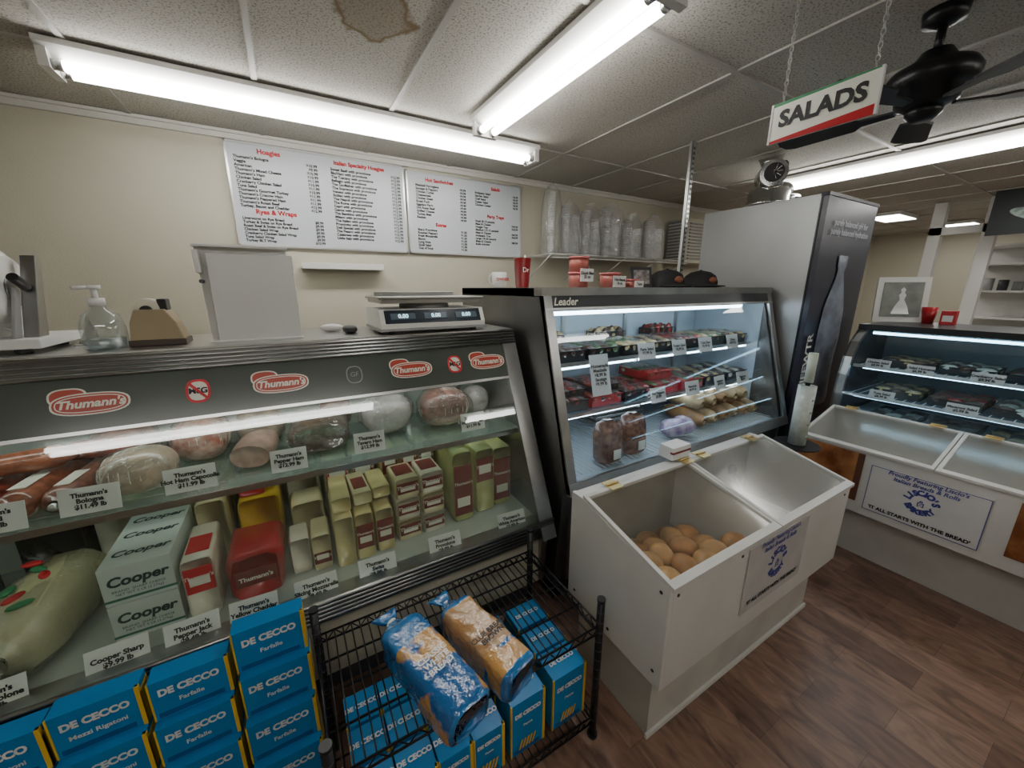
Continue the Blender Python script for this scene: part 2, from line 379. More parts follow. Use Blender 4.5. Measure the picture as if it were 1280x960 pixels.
def nrm(o,z): 
    n=Vector((0,-math.cos(R(24)),math.sin(R(24)))); return (0,gy(z)+n.y*o,z+n.z*o)
uz=Vector((0,math.sin(R(24)),math.cos(R(24))))
def oval(bd,x,z,rx,rz,mat,o):
    n=28; c0=Vector(nrm(o,z))
    vs=[Vector((x,0,0))+c0+Vector((1,0,0))*rx*math.copysign(abs(math.cos(t))**.75,math.cos(t))+uz*rz*math.copysign(abs(math.sin(t))**.75,math.sin(t)) for t in [2*math.pi*i/n for i in range(n)]]
    bd.add(vs,[tuple(range(n))],mat)
for x in (-.90,-.545,-.05,.43,.79):
    b=B('brand_badge'); z=1.215
    oval(b,x-.05,z+.020,.042,.026,badge,.0018); oval(b,x-.05,z+.020,.037,.022,badger,.0022)
    oval(b,x,z-.004,.088,.034,badge,.0026); oval(b,x,z-.004,.083,.030,badger,.0032); oval(b,x,z-.004,.078,.026,badge,.0036); oval(b,x,z-.004,.075,.023,badger,.004)
    o=b.done(); p=nrm(.005,z-.004); text("Thumann's",(x,p[1],p[2]),.034,badge,TR,parent=o,off=.0012,shear=.2)
for x in (-.29,.625):
    b=B('no_additive_sticker'); z=1.215
    oval(b,x,z,.033,.04,red,.002); oval(b,x,z,.026,.032,badge,.0028)
    c0=Vector(nrm(.0055,z))+Vector((x,0,0))
    a=Vector((-.022,0,0))+uz*.026; d=Vector((.022,0,0))-uz*.026; w=Vector((.003,0,0))+uz*.003
    b.add([c0+a-w,c0+d-w,c0+d+w,c0+a+w],[(0,1,2,3)],red)
    o=b.done(); p=nrm(.004,z)
    text('MSG',(x,p[1],p[2]),.026,inkb,TR,parent=o,off=.001)
b=B('certification_sticker'); oval(b,.20,1.215,.03,.035,MAT('dim_ink',(.25,.28,.25),.4),.002); oval(b,.20,1.215,.026,.031,MC['label_band'],.0026); o=b.done(); p=nrm(.004,1.215); text('GF',(.20,p[1],p[2]),.026,MC['dim_ink'],TR,parent=o)

def tag(x,y,z,lines,w=.105,h=.066,rx=78,rz=0,s=.017):
    rz=random.uniform(-5,5)
    b=B('price_tag'); b.box((x,y,z),(w,.002,h),paper,(R(rx-90),0,R(rz))); o=b.done()
    n=Euler((R(rx),0,R(rz))).to_matrix()@Vector((0,0,1))
    text(lines,Vector((x,y,z))+n*.0025,s,inkb,(R(rx),0,R(rz)),parent=o,off=.0009,sp=.95)
T="Thumann's\n"
for x,z,t in [(-.77,.935,'Salami\n$9.99 lb'),(-.575,.94,'Bologna\n$11.49 lb'),(-.34,.945,'Hot Ham Capocolla\n$11.99 lb'),(-.06,.945,'Pepper Ham\n$12.99 lb'),(.22,.955,'Tavern Ham\n$12.99 lb'),(.67,.96,'Imported Ham\n$11.99 lb')]:
    tag(x,1.505,z,T+t,w=.135 if x<-.2 else .115,h=.08,s=.0185)
for x,t in [(-.79,'Italo Provolone\n$9.99 lb'),(-.545,'Cooper Sharp\n$9.99 lb'),(-.375,'Pepper Jack\n$9.49 lb'),(-.215,'Yellow Cheddar\n$9.49 lb'),(-.03,'Slicing Mozzarella\n$9.49 lb'),(.18,'Swiss\n$9.99 lb'),(.45,'Provolone\n$9.99 lb'),(.77,'White American\n$7.99 lb')]:
    tag(x,1.325,.515,(T if 'Cooper' not in t else '')+t,w=.135,h=.085,rx=70,s=.0195)

# cold cuts on glass shelf
ham=MAT('ham',(.40,.20,.17),.3,var=.5,vscale=25,bump=.3,coat=.6); pale=MAT('turkey_skin',(.58,.44,.33),.3,var=.4,vscale=14,bump=.3,coat=.6)
salm=MAT('salami_casing',(.33,.06,.04),.25,var=.6,vscale=30,coat=.7,bump=.3); brn=MAT('roast_loaf',(.20,.12,.08),.4,var=.6,vscale=40,bump=.6,coat=.4)
wrap=GLASS('shrink_wrap',(.97,.97,.97),base=.10,amt=.55,rough=.10,opacity=.04,ocol=(.8,.8,.8),bump=1.4,bs=26)
mesh_w=MAT('white_wrapped',(.55,.48,.48),.25,var=.25,vscale=15,bump=.6,coat=.5)
net=MAT('net_string',(.70,.66,.58),.6)
SZ=.881
def meat(nm,x,y,r,mat,e=.85,wr=True,rot=None,netted=False):
    b=B(nm); cc=Vector((x,y,SZ+r[2])); b.blob(cc,r,mat,e=e,nz=.08,rot=rot)
    if netted:
        for k in range(-3,4):
            f=k/4; ww=math.sqrt(max(0,1-f*f))**.8
            pts=[cc+Vector((r[0]*f,r[1]*ww*1.01*math.cos(t),r[2]*ww*1.01*math.sin(t))) for t in [2*math.pi*i/16 for i in range(17)]]
            for i in range(16): b.cyl(pts[i],pts[i+1],.002,net,n=4)
            pts=[cc+Vector((r[0]*ww*1.01*math.cos(t),r[1]*f,r[2]*ww*1.01*math.sin(t))) for t in [2*math.pi*i/16 for i in range(17)]]
            for i in range(16): b.cyl(pts[i],pts[i+1],.002,net,n=4)
    if wr: b.blob(cc,(r[0]*1.05,r[1]*1.05,r[2]*.99),wrap,e=e,nz=.2,ns=18,rot=rot)
    return b.done()
def log(nm,x,y,r,L,mat,ang=0):
    b=B(nm); d=Vector((math.sin(ang),math.cos(ang),0)); secs=[(0,.3*r,.3*r),(.01,.8*r,.8*r),(.03,r,r),(L*.5,r*1.03,r*1.03),(L-.03,r,r),(L-.01,.8*r,.8*r),(L,.25*r,.25*r)]
    b.loft((x,y,SZ+r*1.06),d,secs,mat,e=1,nz=.006,ns=18)
    b.box((x+.1*ang,y+.1,SZ+r*2.07),(r*.9,.11,.002),badge,(0,0,-ang))
    b.blob((x,y-.012,SZ+r),(.012,.015,.012),alum,n=10,h=6); return b.done()
s2=MAT('salami2',(.40,.13,.07),.3,var=.5,vscale=40,coat=.6); s3=MAT('salami3',(.34,.14,.10),.35,var=.5,vscale=40,coat=.6)
log('salami',-.87,1.58,.046,.36,salm,.12); log('salami',-.765,1.57,.044,.38,s2,.12); log('salami',-.67,1.56,.04,.36,s3,.12)
log('salami',-1.08,1.6,.045,.34,s3,.1); log('salami',-.975,1.62,.044,.34,salm,.12)
b=B('salami'); b.loft((-1.0,1.70,SZ+.135),(1,.15,0),[(0,.01,.01),(.02,.03,.03),(.3,.036,.036),(.34,.01,.01)],s2,e=1); b.done()
b=B('salami'); b.loft((-.72,1.80,SZ+.127),(1,-.1,0),[(0,.01,.01),(.02,.032,.032),(.17,.036,.036),(.2,.01,.01)],salm,e=1); b.done()
meat('deli_turkey_breast',-.50,1.66,(.10,.10,.072),pale,netted=True)
meat('capicola_ham',-.36,1.86,(.095,.085,.09),MAT('capicola',(.42,.12,.08),.3,vscale=35,col2=(.6,.42,.35),coat=.5),netted=True)
meat('smoked_ham',-.60,1.93,(.10,.08,.09),ham)
b=B('sliced_ham'); b.loft((-.19,1.64,SZ+.05),(.25,1,.1),[(0,.065,.045),(.05,.07,.048),(.13,.068,.048),(.17,.05,.035)],MAT('ham_face',(.58,.36,.30),.35,var=.35,vscale=30,coat=.6),e=.9); b.done()
meat('smoked_ham',-.16,1.93,(.09,.07,.085),pale)
b=B('pepper_ham'); b.loft((.05,1.66,SZ+.068),(.1,1,0),[(0,.09,.05),(.02,.11,.064),(.18,.112,.065),(.21,.09,.05)],brn,e=.8,nz=.012)
b.loft((.05,1.655,SZ+.069),(.1,1,0),[(0,.095,.055),(.02,.115,.067),(.18,.117,.067),(.22,.095,.055)],wrap,e=.8,nz=.012,ns=25); b.done()
meat('tavern_ham',.35,1.80,(.12,.11,.09),mesh_w)
meat('imported_ham',.625,1.76,(.125,.11,.092),ham,e=.8,netted=True)
meat('wrapped_ham',-1.25,1.75,(.1,.1,.07),ham)
meat('roast_beef',.14,1.96,(.07,.05,.08),ham); meat('roast_beef',.84,1.86,(.07,.08,.075),mesh_w)
b=B('paper_menu_card'); b.box((-.27,2.02,1.075),(.16,.004,.19),paper,(R(-8),0,0)).box((-.27,2.016,1.085),(.13,.002,.13),MAT('pinkprint',(.5,.15,.12),.5,var=.5,vscale=60),(R(-8),0,0)).b2(-.33,-.21,2.01,2.06,.881,.99,plastic_w); b.done()

# cheeses
swiss=MAT('swiss_cheese',(.70,.60,.30),.3,var=.15,vscale=12,coat=.8,bump=.25,bscale=30); yel=MAT('yellow_cheese',(.70,.45,.04),.35,coat=.7); palech=MAT('pale_cheese',(.72,.65,.40),.3,var=.12,vscale=12,coat=.8,bump=.25,bscale=30)
greench=MAT('green_pack',(.56,.58,.24),.3,var=.3,vscale=12,coat=.8,bump=.25,bscale=30); whitech=MAT('white_cheese',(.72,.68,.56),.3,coat=.8,bump=.25,bscale=30)
lab=MAT('maroon_label',(.20,.03,.03),.3)
DZ=.47
def cheese(nm,x0,x1,y0,y1,z1,mat,label=None,z0=DZ,lbz=(.25,.75),toplab=None):
    b=B(nm); W,Hh=(x1-x0)/2,(z1-z0)/2; z1a=z1-.002
    b.loft(((x0+x1)/2,y0,(z0+z1a)/2),(0,1,0),[(0,W*.93,Hh*.95),(.006,W*.985,Hh*.985),(y1-y0-.006,W*.985,Hh*.985),(y1-y0,W*.93,Hh*.95)],mat,e=.25,n=32)
    h=z1-z0; w=x1-x0
    if label:
        b.b2(x0+.08*w,x1-.08*w,y0-.003,y0+.01,z0+lbz[0]*h,z0+lbz[1]*h,label)
        b.b2(x0+.2*w,x1-.2*w,y0-.0045,y0,z0+(lbz[0]+.12)*h,z0+(lbz[0]+.25)*h,badge)
    if toplab: b.b2(x0+.15*w,x1-.15*w,y0+.04,y0+.14,z1-.003,z1,toplab)
    o=b.done()
    if label: text("Thumann's",((x0+x1)/2,y0-.006,z0+(lbz[0]*.35+lbz[1]*.65)*h),w*.20,badge,parent=o,off=.0005)
    o.rotation_euler=(0,0,R(random.uniform(-1.8,1.8)))
    return o
boxm=MAT('cheese_carton',(.60,.66,.62),.45)
for (z0,z1) in ((.47,.597),(.601,.73)):
    b=B('cheese_carton'); b.b2(-.59,-.42,1.45,1.78,z0,z1,boxm); b.b2(-.592,-.418,1.448,1.45,z0+.012,z0+.02,MAT('carton_green',(.03,.18,.12),.5)); o=b.done(.003)
    dg=MAT('carton_ink',(.015,.05,.045),.5)
    text('Cooper',(-.505,1.447,z0+.078),.045,dg,parent=o,off=.0016,shear=.2,name='brand_lettering'); text('BRAND  SHARP CHEESE\nNET WT 5 LB (2.27kg)',(-.505,1.447,z0+.04),.012,dg,parent=o)
    if z0>.6:
        for yy in (1.52,1.63,1.73): text('Cooper',(-.505,yy,z1+.0015),.045,dg,(0,0,0),parent=o,off=.0013,shear=.2)
b=B('wrapped_cheese_loaf'); b.loft((-.80,1.37,.575),(.12,1,0),[(0,.04,.03),(.03,.085,.07),(.1,.105,.095),(.25,.108,.10),(.38,.1,.09),(.44,.05,.05)],MAT('provolone_loaf',(.60,.56,.32),.25,var=.15,vscale=10,coat=.8,bump=.4,bscale=22),e=.8,nz=.014)
b.loft((-.80,1.362,.577),(.12,1,0),[(0,.045,.035),(.03,.09,.075),(.1,.111,.10),(.25,.114,.104),(.38,.105,.094),(.44,.055,.055)],wrap,e=.8,nz=.02,ns=25)
for i in range(7): b.blob((-.80+.03*((i*5)%3)-.02,1.43+.045*i,.677),(.028,.014,.008),[red,green][i%2],n=10,h=6,rot=(0,0,.5*i))
b.done()
drk=MAT('darkwrap',(.03,.03,.03),.15,bump=.7,bscale=25,coat=1)
cheese('dark_wrapped_cheese_wheel',-1.10,-.94,1.5,1.8,.70,drk)
cheese('dark_wrapped_cheese_wheel',-.93,-.76,1.87,2.04,.76,drk)
cheese('cheese_block',-.73,-.62,1.87,2.04,.74,whitech)
cheese('pepper_jack_cheese',-.405,-.315,1.43,1.66,.70,whitech,red,lbz=(.45,.85),toplab=red)
cheese('cheese_block',-.40,-.30,1.70,1.88,.765,palech)
cheese('cheese_block',-.52,-.42,1.82,2.0,.76,palech)
cheese('cheese_block',-.40,-.30,1.90,2.04,.82,swiss)
b=B('bagged_cheddar_cheese'); b.loft((-.208,1.43,.565),(0,1,0),[(0,.07,.08),(.02,.083,.087),(.2,.084,.09),(.24,.05,.06)],redp,e=.35,n=32,nz=.010,ns=35); b.b2(-.268,-.148,1.424,1.43,.54,.60,lab); o=b.done(); text("Thumann's",(-.208,1.42,.57),.023,badge,parent=o,off=.0008)
cheese('yellow_cheese_block',-.27,-.12,1.70,1.90,.735,yel); cheese('red_wax_cheese',-.26,-.17,1.72,1.88,.775,redp,z0=.737)
cheese('cheese_block',-.27,-.13,1.92,2.04,.82,palech)
cheese('mozzarella_block',-.105,-.035,1.50,1.62,.62,whitech); cheese('mozzarella_block',-.03,.04,1.48,1.62,.625,palech,lab,lbz=(.2,.5)); cheese('mozzarella_block',-.09,.035,1.65,1.78,.69,palech)
cheese('mozzarella_block',-.10,.035,1.81,1.98,.77,whitech)
for i in range(3): cheese('swiss_cheese_block',.05+.078*i,.125+.078*i,1.45+.01*i,1.70,.69-.01*i,swiss,lab if i!=0 else None)
for i in range(3): cheese('swiss_cheese_block',.055+.078*i,.128+.078*i,1.48+.02*i,1.70,.755-.005*i,[swiss,palech,swiss][i],z0=.695,toplab=[None,lab,None][i])
for i in range(2): cheese('swiss_cheese_block',.05+.11*i,.155+.11*i,1.73,1.95,.82,palech,lab if i else redp,lbz=(.6,.9))
for i in range(2):
    for j in range(3): cheese('provolone_package',.30+.112*i,.405+.112*i,1.50,1.66,.47+.10*(j+1)-.005,[palech,whitech][(i+j)%2],lab,z0=.47+.10*j,toplab=lab if j==2 else None)
for i in range(3): cheese('provolone_package',.285+.088*i,.365+.088*i,1.69,1.95,.84-.01*i,[swiss,palech,swiss][i],lab if i%2==0 else redp,lbz=(.65,.93))
for i in range(3): cheese('american_cheese_loaf',.56+.115*i,.665+.115*i,1.50+.02*i,1.95,.83-.02*i,greench,lab,lbz=(.1,.8) if i!=1 else (.5,.85))

# ---------------------------------------------------------------- things on top of left case
TZ=1.353
b=B('soap_dispenser_bottle'); clr=GLASS('clear_soap',(.9,.93,.93),base=.14,amt=.7,opacity=.10,ocol=(.7,.75,.75)); sx_=-.535
b.lathe((sx_,1.78,TZ),[(0,.0),(.05,0),(.056,.01),(.056,.07),(.045,.11),(.02,.13),(.018,.145),(0,.145)],clr)
b.lathe((sx_,1.78,TZ+.004),[(0,0),(.048,0),(.05,.03),(0,.03)],GLASS('soap_liquid',(.7,.8,.8),base=.2,opacity=.3,ocol=(.6,.65,.65)))
b.cyl((sx_,1.78,TZ+.14),(sx_,1.78,TZ+.165),.021,plastic_w); b.cyl((sx_,1.78,TZ+.165),(sx_,1.78,TZ+.195),.008,plastic_w); b.cyl((sx_,1.78,TZ+.193),(sx_,1.78,TZ+.206),.018,plastic_w); b.cyl((sx_,1.78,TZ+.2),(sx_-.04,1.75,TZ+.197),.006,plastic_w); b.done()
b=B('tape_dispenser'); tan=MAT('tan_plastic',(.36,.28,.17),.4); yb_=1.82
pr=[(-.475,TZ+.02),(-.468,TZ+.08),(-.45,TZ+.125),(-.37,TZ+.125),(-.345,TZ+.08),(-.33,TZ+.02)]
b.prism(pr,'y',yb_-.05,yb_+.05,tan); b.b2(-.48,-.325,yb_-.055,yb_+.055,TZ,TZ+.022,MAT('brown_base',(.06,.04,.03),.4))
b.cyl((-.42,yb_-.03,TZ+.12),(-.42,yb_+.03,TZ+.12),.042,MAT('tape',(.7,.67,.55),.3)); b.cyl((-.42,yb_-.042,TZ+.12),(-.42,yb_+.042,TZ+.12),.018,black); b.b2(-.39,-.365,yb_-.03,yb_+.03,TZ+.12,TZ+.16,black); b.done(.004)
b=B('counter_sign_holder'); b.box((-.095,1.80,TZ+.160),(.275,.008,.32),MAT('frosted_panel',(.60,.60,.57),.3),(R(-6),0,0)); b.box((-.12,1.86,TZ+.172),(.29,.006,.344),white,(R(6),0,0)); b.b2(-.26,.045,1.77,1.89,TZ,TZ+.006,plastic_w)
b.box((-.12,1.835,TZ+.346),(.30,.06,.01),plastic_w); b.b2(-.268,-.252,1.80,1.86,TZ+.25,TZ+.33,plastic_w); b.cyl((-.255,1.83,TZ+.22),(-.255,1.79,TZ+.22),.007,dark)
b.done(.002)
b=B('deli_scale'); sx0,sx1=.34,.835
b.prism([(1.70,TZ+.014),(1.70,TZ+.045),(1.73,TZ+.105),(2.02,TZ+.105),(2.02,TZ+.014)],'x',sx0,sx1,white)
b.b2(sx0-.005,sx1+.005,1.69,2.03,TZ+.012,TZ+.024,grey)
b.prism([(1.6985,TZ+.045),(1.727,TZ+.102),(1.732,TZ+.100),(1.703,TZ+.043)],'x',sx0+.02,sx1-.02,MAT('scale_panel',(.025,.035,.05),.2))
for i in range(3): 
    xx=sx0+.10+.15*i; b.box((xx,1.7115,TZ+.0745),(.11,.004,.03),MAT('lcd_frame',(.10,.14,.18),.2),(R(-27),0,0))
for xx in (sx0+.05,sx1-.05):
    for yy in (1.73,1.98): b.cyl((xx,yy,TZ),(xx,yy,TZ+.013),.015,black)
b.cyl(((sx0+sx1)/2,1.87,TZ+.10),((sx0+sx1)/2,1.87,TZ+.14),.12,grey)
b.b2(sx0+.01,sx1-.01,1.72,2.02,TZ+.13,TZ+.148,steel); b.b2(sx0,sx1,1.71,2.03,TZ+.148,TZ+.158,steel)
b.b2(sx0+.04,sx1-.04,2.0,2.012,TZ+.158,TZ+.178,steel)
o=b.done(.003)
for i in range(3): text('0.00',(sx0+.10+.15*i,1.7085,TZ+.0755),.026,MAT('lcd_digit',(.6,.9,1),.5,emis=1.5),(R(63),0,0),parent=o,off=.0006)
b=B('meat_slicer')
b.b2(-1.02,-.67,1.74,2.05,TZ+.015,TZ+.045,white)
for xx in (-.98,-.72):
    for yy in (1.77,2.0): b.cyl((xx,yy,TZ),(xx,yy,TZ+.016),.02,black)
b.b2(-1.0,-.77,1.80,2.0,TZ+.045,TZ+.16,white)
b.cyl((-.93,1.88,TZ+.19),(-.765,1.88,TZ+.19),.13,plastic_w,n=40); b.cyl((-.765,1.88,TZ+.19),(-.745,1.88,TZ+.19),.125,white,r2=.105,n=40)
b.cyl((-.745,1.88,TZ+.19),(-.740,1.88,TZ+.19),.05,steel,n=30)
b.prism([(1.80,TZ+.045),(1.91,TZ+.30),(1.94,TZ+.295),(1.86,TZ+.045)],'x',-.725,-.69,steel); b.prism([(1.76,TZ+.045),(1.84,TZ+.20),(1.86,TZ+.19),(1.80,TZ+.045)],'x',-.735,-.725,grey)
b.cyl((-.71,1.86,TZ+.20),(-.71,1.80,TZ+.23),.014,black)
b.done(.003)
b=B('folded_steel_scraper'); b.prism([(-.655,TZ),(-.61,TZ+.09),(-.59,TZ)],'y',1.93,1.935,steel); b.b2(-.655,-.59,1.90,1.96,TZ,TZ+.004,steel); b.done()
b=B('rolled_towel'); b.blob((.17,1.95,TZ+.018),(.05,.03,.018),whitel,nz=.2); b.done()
b=B('computer_mouse'); b.blob((.235,1.86,TZ+.017),(.03,.05,.017),dark,e=.8); b.done()

# ---------------------------------------------------------------- middle glass case
MX0,MX1=1.0,2.92
def my(z): return 1.46-.28*(1.55-z)
c=B('refrigerated_glass_display_case')
liner=MAT('cool_liner',(.50,.58,.64),.35)
pf=[(1.25,.62),(my(.68),.68),(my(1.55),1.55),(2.36,1.55),(2.36,.10),(1.30,.10)]
c.prism(pf,'x',MX0,MX0+.045,steeld); c.prism(pf,'x',MX1-.045,MX1,steeld)
c.b2(MX0,MX1,1.46,2.36,1.51,1.545,steeld)
c.b2(MX0-.01,MX1+.01,1.44,1.50,1.515,1.552,steel); c.b2(MX0,MX1,1.50,2.36,1.545,1.55,steel)
n=Vector((0,-.963,.27))
def slm(x0,x1,z0,z1,t,mat,off=0):
    a=[Vector((x,my(z),z))+n*off for x in (x0,x1) for z in (z0,z1)]
    vs=[a[0],a[2],a[3],a[1]]; vs+=[v-n*t for v in vs]
    c.add(vs,[(0,1,2,3),(7,6,5,4),(0,4,5,1),(1,5,6,2),(2,6,7,3),(3,7,4,0)],mat)
slm(MX0,MX0+.045,.64,1.53,.03,steel,.01); slm(MX1-.045,MX1,.64,1.53,.03,steel,.01)
slm(MX0,MX1,1.455,1.52,.03,MAT('band_dark',(.05,.055,.06),.25,.3),.008); slm(MX0,MX1,1.448,1.458,.03,alum,.012)
slm(MX0+.045,MX1-.045,.68,1.455,.006,glassm)
slm(MX0,MX1,.63,.685,.03,alum,.012)
c.b2(MX0+.045,MX1-.045,1.26,2.3,.12,.62,steeld); c.b2(MX0,MX1,1.30,2.3,0,.10,black)
c.b2(MX0+.045,MX1-.045,1.26,2.3,.62,.655,liner); c.b2(MX0+.045,MX1-.045,2.0,2.3,.655,1.51,liner); c.b2(MX0+.045,MX0+.052,1.45,2.0,.655,1.5,liner); c.b2(MX1-.052,MX1-.045,1.45,2.0,.655,1.5,liner)
gs=GLASS('case_shelf_glass',(.90,.96,1),base=.10,opacity=.15,ocol=(.55,.68,.75))
for z,yf in ((1.165,1.50),(.905,1.45)):
    c.b2(MX0+.06,MX1-.06,yf,2.0,z,z+.008,gs); c.b2(MX0+.06,MX1-.06,yf-.006,yf,z-.006,z+.014,alum)
    for xx in (1.1,1.7,2.3,2.82): c.b2(xx,xx+.012,yf,2.0,z-.03,z,alum)
c.b2(MX0+.06,MX1-.06,1.96,1.99,1.2,1.4,liner)
for xx in (1.5,2.05,2.6): c.b2(xx,xx+.03,1.945,1.96,.66,1.5,alum)
c.cyl((MX0+.08,1.53,1.435),(MX1-.2,1.53,1.435),.018,tubeb,n=12); c.b2(MX0+.06,MX1-.06,1.49,1.60,1.457,1.50,white)
c.cyl((MX0+.08,1.52,1.145),(MX1-.08,1.52,1.145),.006,tubeb,n=8); c.cyl((MX0+.08,1.48,.885),(MX1-.08,1.48,.885),.006,tubeb,n=8)
for i in range(60):
    xx=MX0+.08+i*.03; c.cyl((xx,1.28,.672),(xx,1.95,.672),.0025,plastic_w,n=5)
case2=c.done()
text('Leader',(1.12,my(1.49)-.012,1.487),.05,badge,(R(74),0,0),parent=case2,off=.001,shear=.3)
film=GLASS('tray_film',(.97,.97,.97),base=.12,amt=.6,rough=.08,opacity=.04,bump=1.0,bs=30)
def tray(x0,x1,y0,y1,z,mat,food,nm='deli_food_tray',h=.045,flm=True):
    b=B(nm); t=.004
    b.b2(x0,x1,y0,y1,z,z+t,mat)
    for a in ((x0,x1,y0,y0+t),(x0,x1,y1-t,y1),(x0,x0+t,y0,y1),(x1-t,x1,y0,y1)): b.b2(*a,z,z+h,mat)
    b.b2(x0-.008,x1+.008,y0-.008,y0+.002,z+h-.004,z+h,mat)
    for i in range(4):
        for j in range(3):
            fx=x0+(i+.5)*(x1-x0)/4; fy=y0+(j+.5)*(y1-y0)/3
            b.blob((fx,fy,z+h*.75),((x1-x0)/7,(y1-y0)/5,h*.5),food[(i*3+j)%len(food)],nz=.3,ns=30,n=10,h=6)
    if flm: b.add([(x0,y0,z+h*1.25),(x1,y0,z+h*1.25),(x1,y1,z+h*1.25),(x0,y1,z+h*1.25)],[(0,1,2,3)],film)
    b.done()
fg=MAT('food_green',(.09,.16,.04),.4,var=.5,vscale=60,coat=.5); fy_=MAT('food_cream',(.60,.45,.20),.4,var=.4,vscale=60,coat=.5); fr=MAT('food_red',(.42,.035,.02),.35,var=.5,vscale=60,coat=.5); fb=MAT('food_brown',(.12,.055,.03),.4,var=.5,vscale=60,coat=.5); fw=MAT('food_white',(.62,.60,.5),.4,var=.25,vscale=50,coat=.5)
foods=[[fb,fb,fr],[fb,fg],[fy_,fg,fw],[fy_,fb],[fb,fr],[fy_,fg],[fb,fy_]]
for i in range(7): tray(1.12+.25*i,1.12+.25*i+.22,1.53,1.80,1.174,black,foods[i],h=.06)
for i in range(7): tray(1.12+.25*i,1.12+.25*i+.22,1.49,1.80,.914,redp if i in (1,3,4) else black,[[fr,fb],[fr,fb],[fb,fr],[fg,fr],[fr,fg],[fy_,fb],[fw,fb]][i],h=.06)
for i in range(2): tray(1.14+.25*i,1.14+.25*i+.2,1.52,1.78,.99,black,[fr,fb],h=.035)
tray(1.88,2.10,1.56,1.80,.99,redp,[fr,fg,fw],h=.05)
for i in range(3): tray(1.20+.5*i,1.20+.5*i+.24,1.84,1.94,1.174,black,foods[i+2],h=.10,flm=False)
for x,t in [(1.77,'Pasta Salad\n$7.99 lb'),(2.06,'Potato Salad\n$5.99 lb'),(2.32,'Cole Slaw\n$5.99 lb'),(2.62,'Olives\n$8.99 lb')]: tag(x,1.49,1.195,t,w=.13,h=.095,rx=75,s=.023)
for x,t in [(1.84,'Hot Peppers\n$7.99'),(2.16,'Meatballs\n$8.99 lb'),(2.45,'Antipasto\n$9.99 lb'),(2.72,'Eggplant\n$8.99')]: tag(x,1.438,.935,t,w=.13,h=.09,rx=75,s=.021)
tag(1.40,1.47,1.10,'Homemade\nMeatballs\n$8.99 lb\nSausage\n$9.99 lb',w=.13,h=.22,rx=76,s=.025)
crust=MAT('bread_crust',(.42,.22,.08),.5,var=.4,vscale=14); crustl=MAT('bread_light',(.60,.42,.21),.5,var=.35,vscale=14)
b=B('italian_bread_loaves')
for i in range(6):
    xx=2.18+.115*i; b.loft((xx,1.34,.735),(.1,1,0),[(0,.02,.02),(.03,.045,.04),(.14,.057,.055),(.27,.05,.045),(.32,.02,.02)],[crust,crustl][i%2],e=1,nz=.008)
for i in range(5): 
    xx=2.2+.12*i; b.loft((xx,1.38,.835),(.15,1,0),[(0,.02,.02),(.03,.05,.045),(.14,.062,.053),(.25,.055,.05),(.29,.02,.02)],[crustl,crustl,crust][i%3],e=1,nz=.008)
b.done()
b=B('bagged_purple_bread'); b.blob((1.96,1.37,.675+.06),(.13,.08,.06),MAT('purple_bag',(.24,.14,.32),.25,bump=.9,bscale=25,vscale=20,col2=(.5,.4,.5),coat=.6),nz=.25,ns=14); b.done()
for x,y in ((1.36,1.34),(1.56,1.36)):
    b=B('bagged_pepperoni_loaf'); b.loft((x,y,.675),(0,.05,1),[(0,.065,.05),(.02,.077,.06),(.15,.075,.06),(.2,.055,.045),(.22,.02,.02)],MAT('brown_bag_meat',(.13,.045,.03),.2,vscale=40,bump=.4,col2=(.30,.15,.09),coat=.6),e=.7,nz=.01,up=(0,1,0))
    b.box((x,y-.068,.73),(.05,.002,.05),badge,(R(-3),0,0)); b.done()
b=B('stacked_foil_trays')
for i in range(3): b.b2(1.65,2.10,1.75,1.9,.68+.03*i,.70+.03*i,alum)
b.done(.004)

# things on top of middle case
MZ=1.552
b=B('coffee_mug'); b.lathe((1.09,2.02,MZ),[(0,0),(.036,0),(.04,.01),(.042,.085),(.038,.085),(.036,.01),(0,.01)],plastic_w)
for i in range(8):
    a0=-math.pi/2+math.pi*i/8; a1=a0+math.pi/8
    b.cyl((1.09-.04-.028*math.cos(a0),2.02,MZ+.045+.03*math.sin(a0)),(1.09-.04-.028*math.cos(a1),2.02,MZ+.045+.03*math.sin(a1)),.005,plastic_w,n=8)
o=b.done(); text('OWNER',(1.09,1.977,MZ+.045),.022,red,parent=o,off=.001)
b=B('red_paper_cup'); b.lathe((1.13,1.83,MZ),[(0,0),(.035,0),(.047,.15),(.05,.152),(.045,.152),(.033,.01),(0,.01)],redp); b.cyl((1.14,1.84,MZ+.02),(1.16,1.85,MZ+.17),.004,plastic_w); o=b.done(); text('Dr',(1.125,1.785,MZ+.09),.035,badge,(R(85),0,0),parent=o)
def tub(x,y,r,h,k,t='Cherry\nPeppers 32 oz'):
    b=B('crushed_pepper_tub')
    for i in range(k):
        z=MZ+h*i/k; b.cyl((x,y,z),(x,y,z+h/k-.01),r*.93,MAT('tub_clear_red',(.38,.10,.08),.3),n=24); b.cyl((x,y,z+h/k-.011),(x,y,z+h/k),r,MAT('tub_lid',(.55,.14,.14),.3),n=24)
    b.box((x+.01,y-r-.002,MZ+h*.4),(r*1.7,.003,min(h*.75,.07)),paper,(0,0,R(5))); o=b.done(); text(t,(x+.01,y-r-.006,MZ+h*.4),.022,inkb,(R(90),0,R(5)),parent=o,sp=.9,off=.0008)
tub(1.48,1.78,.06,.17,2,'Chunk Bleu\n32 oz'); tub(1.70,1.75,.065,.085,1,'Hot Sauce\n16 oz'); tub(1.85,1.72,.05,.05,1,'Taste')
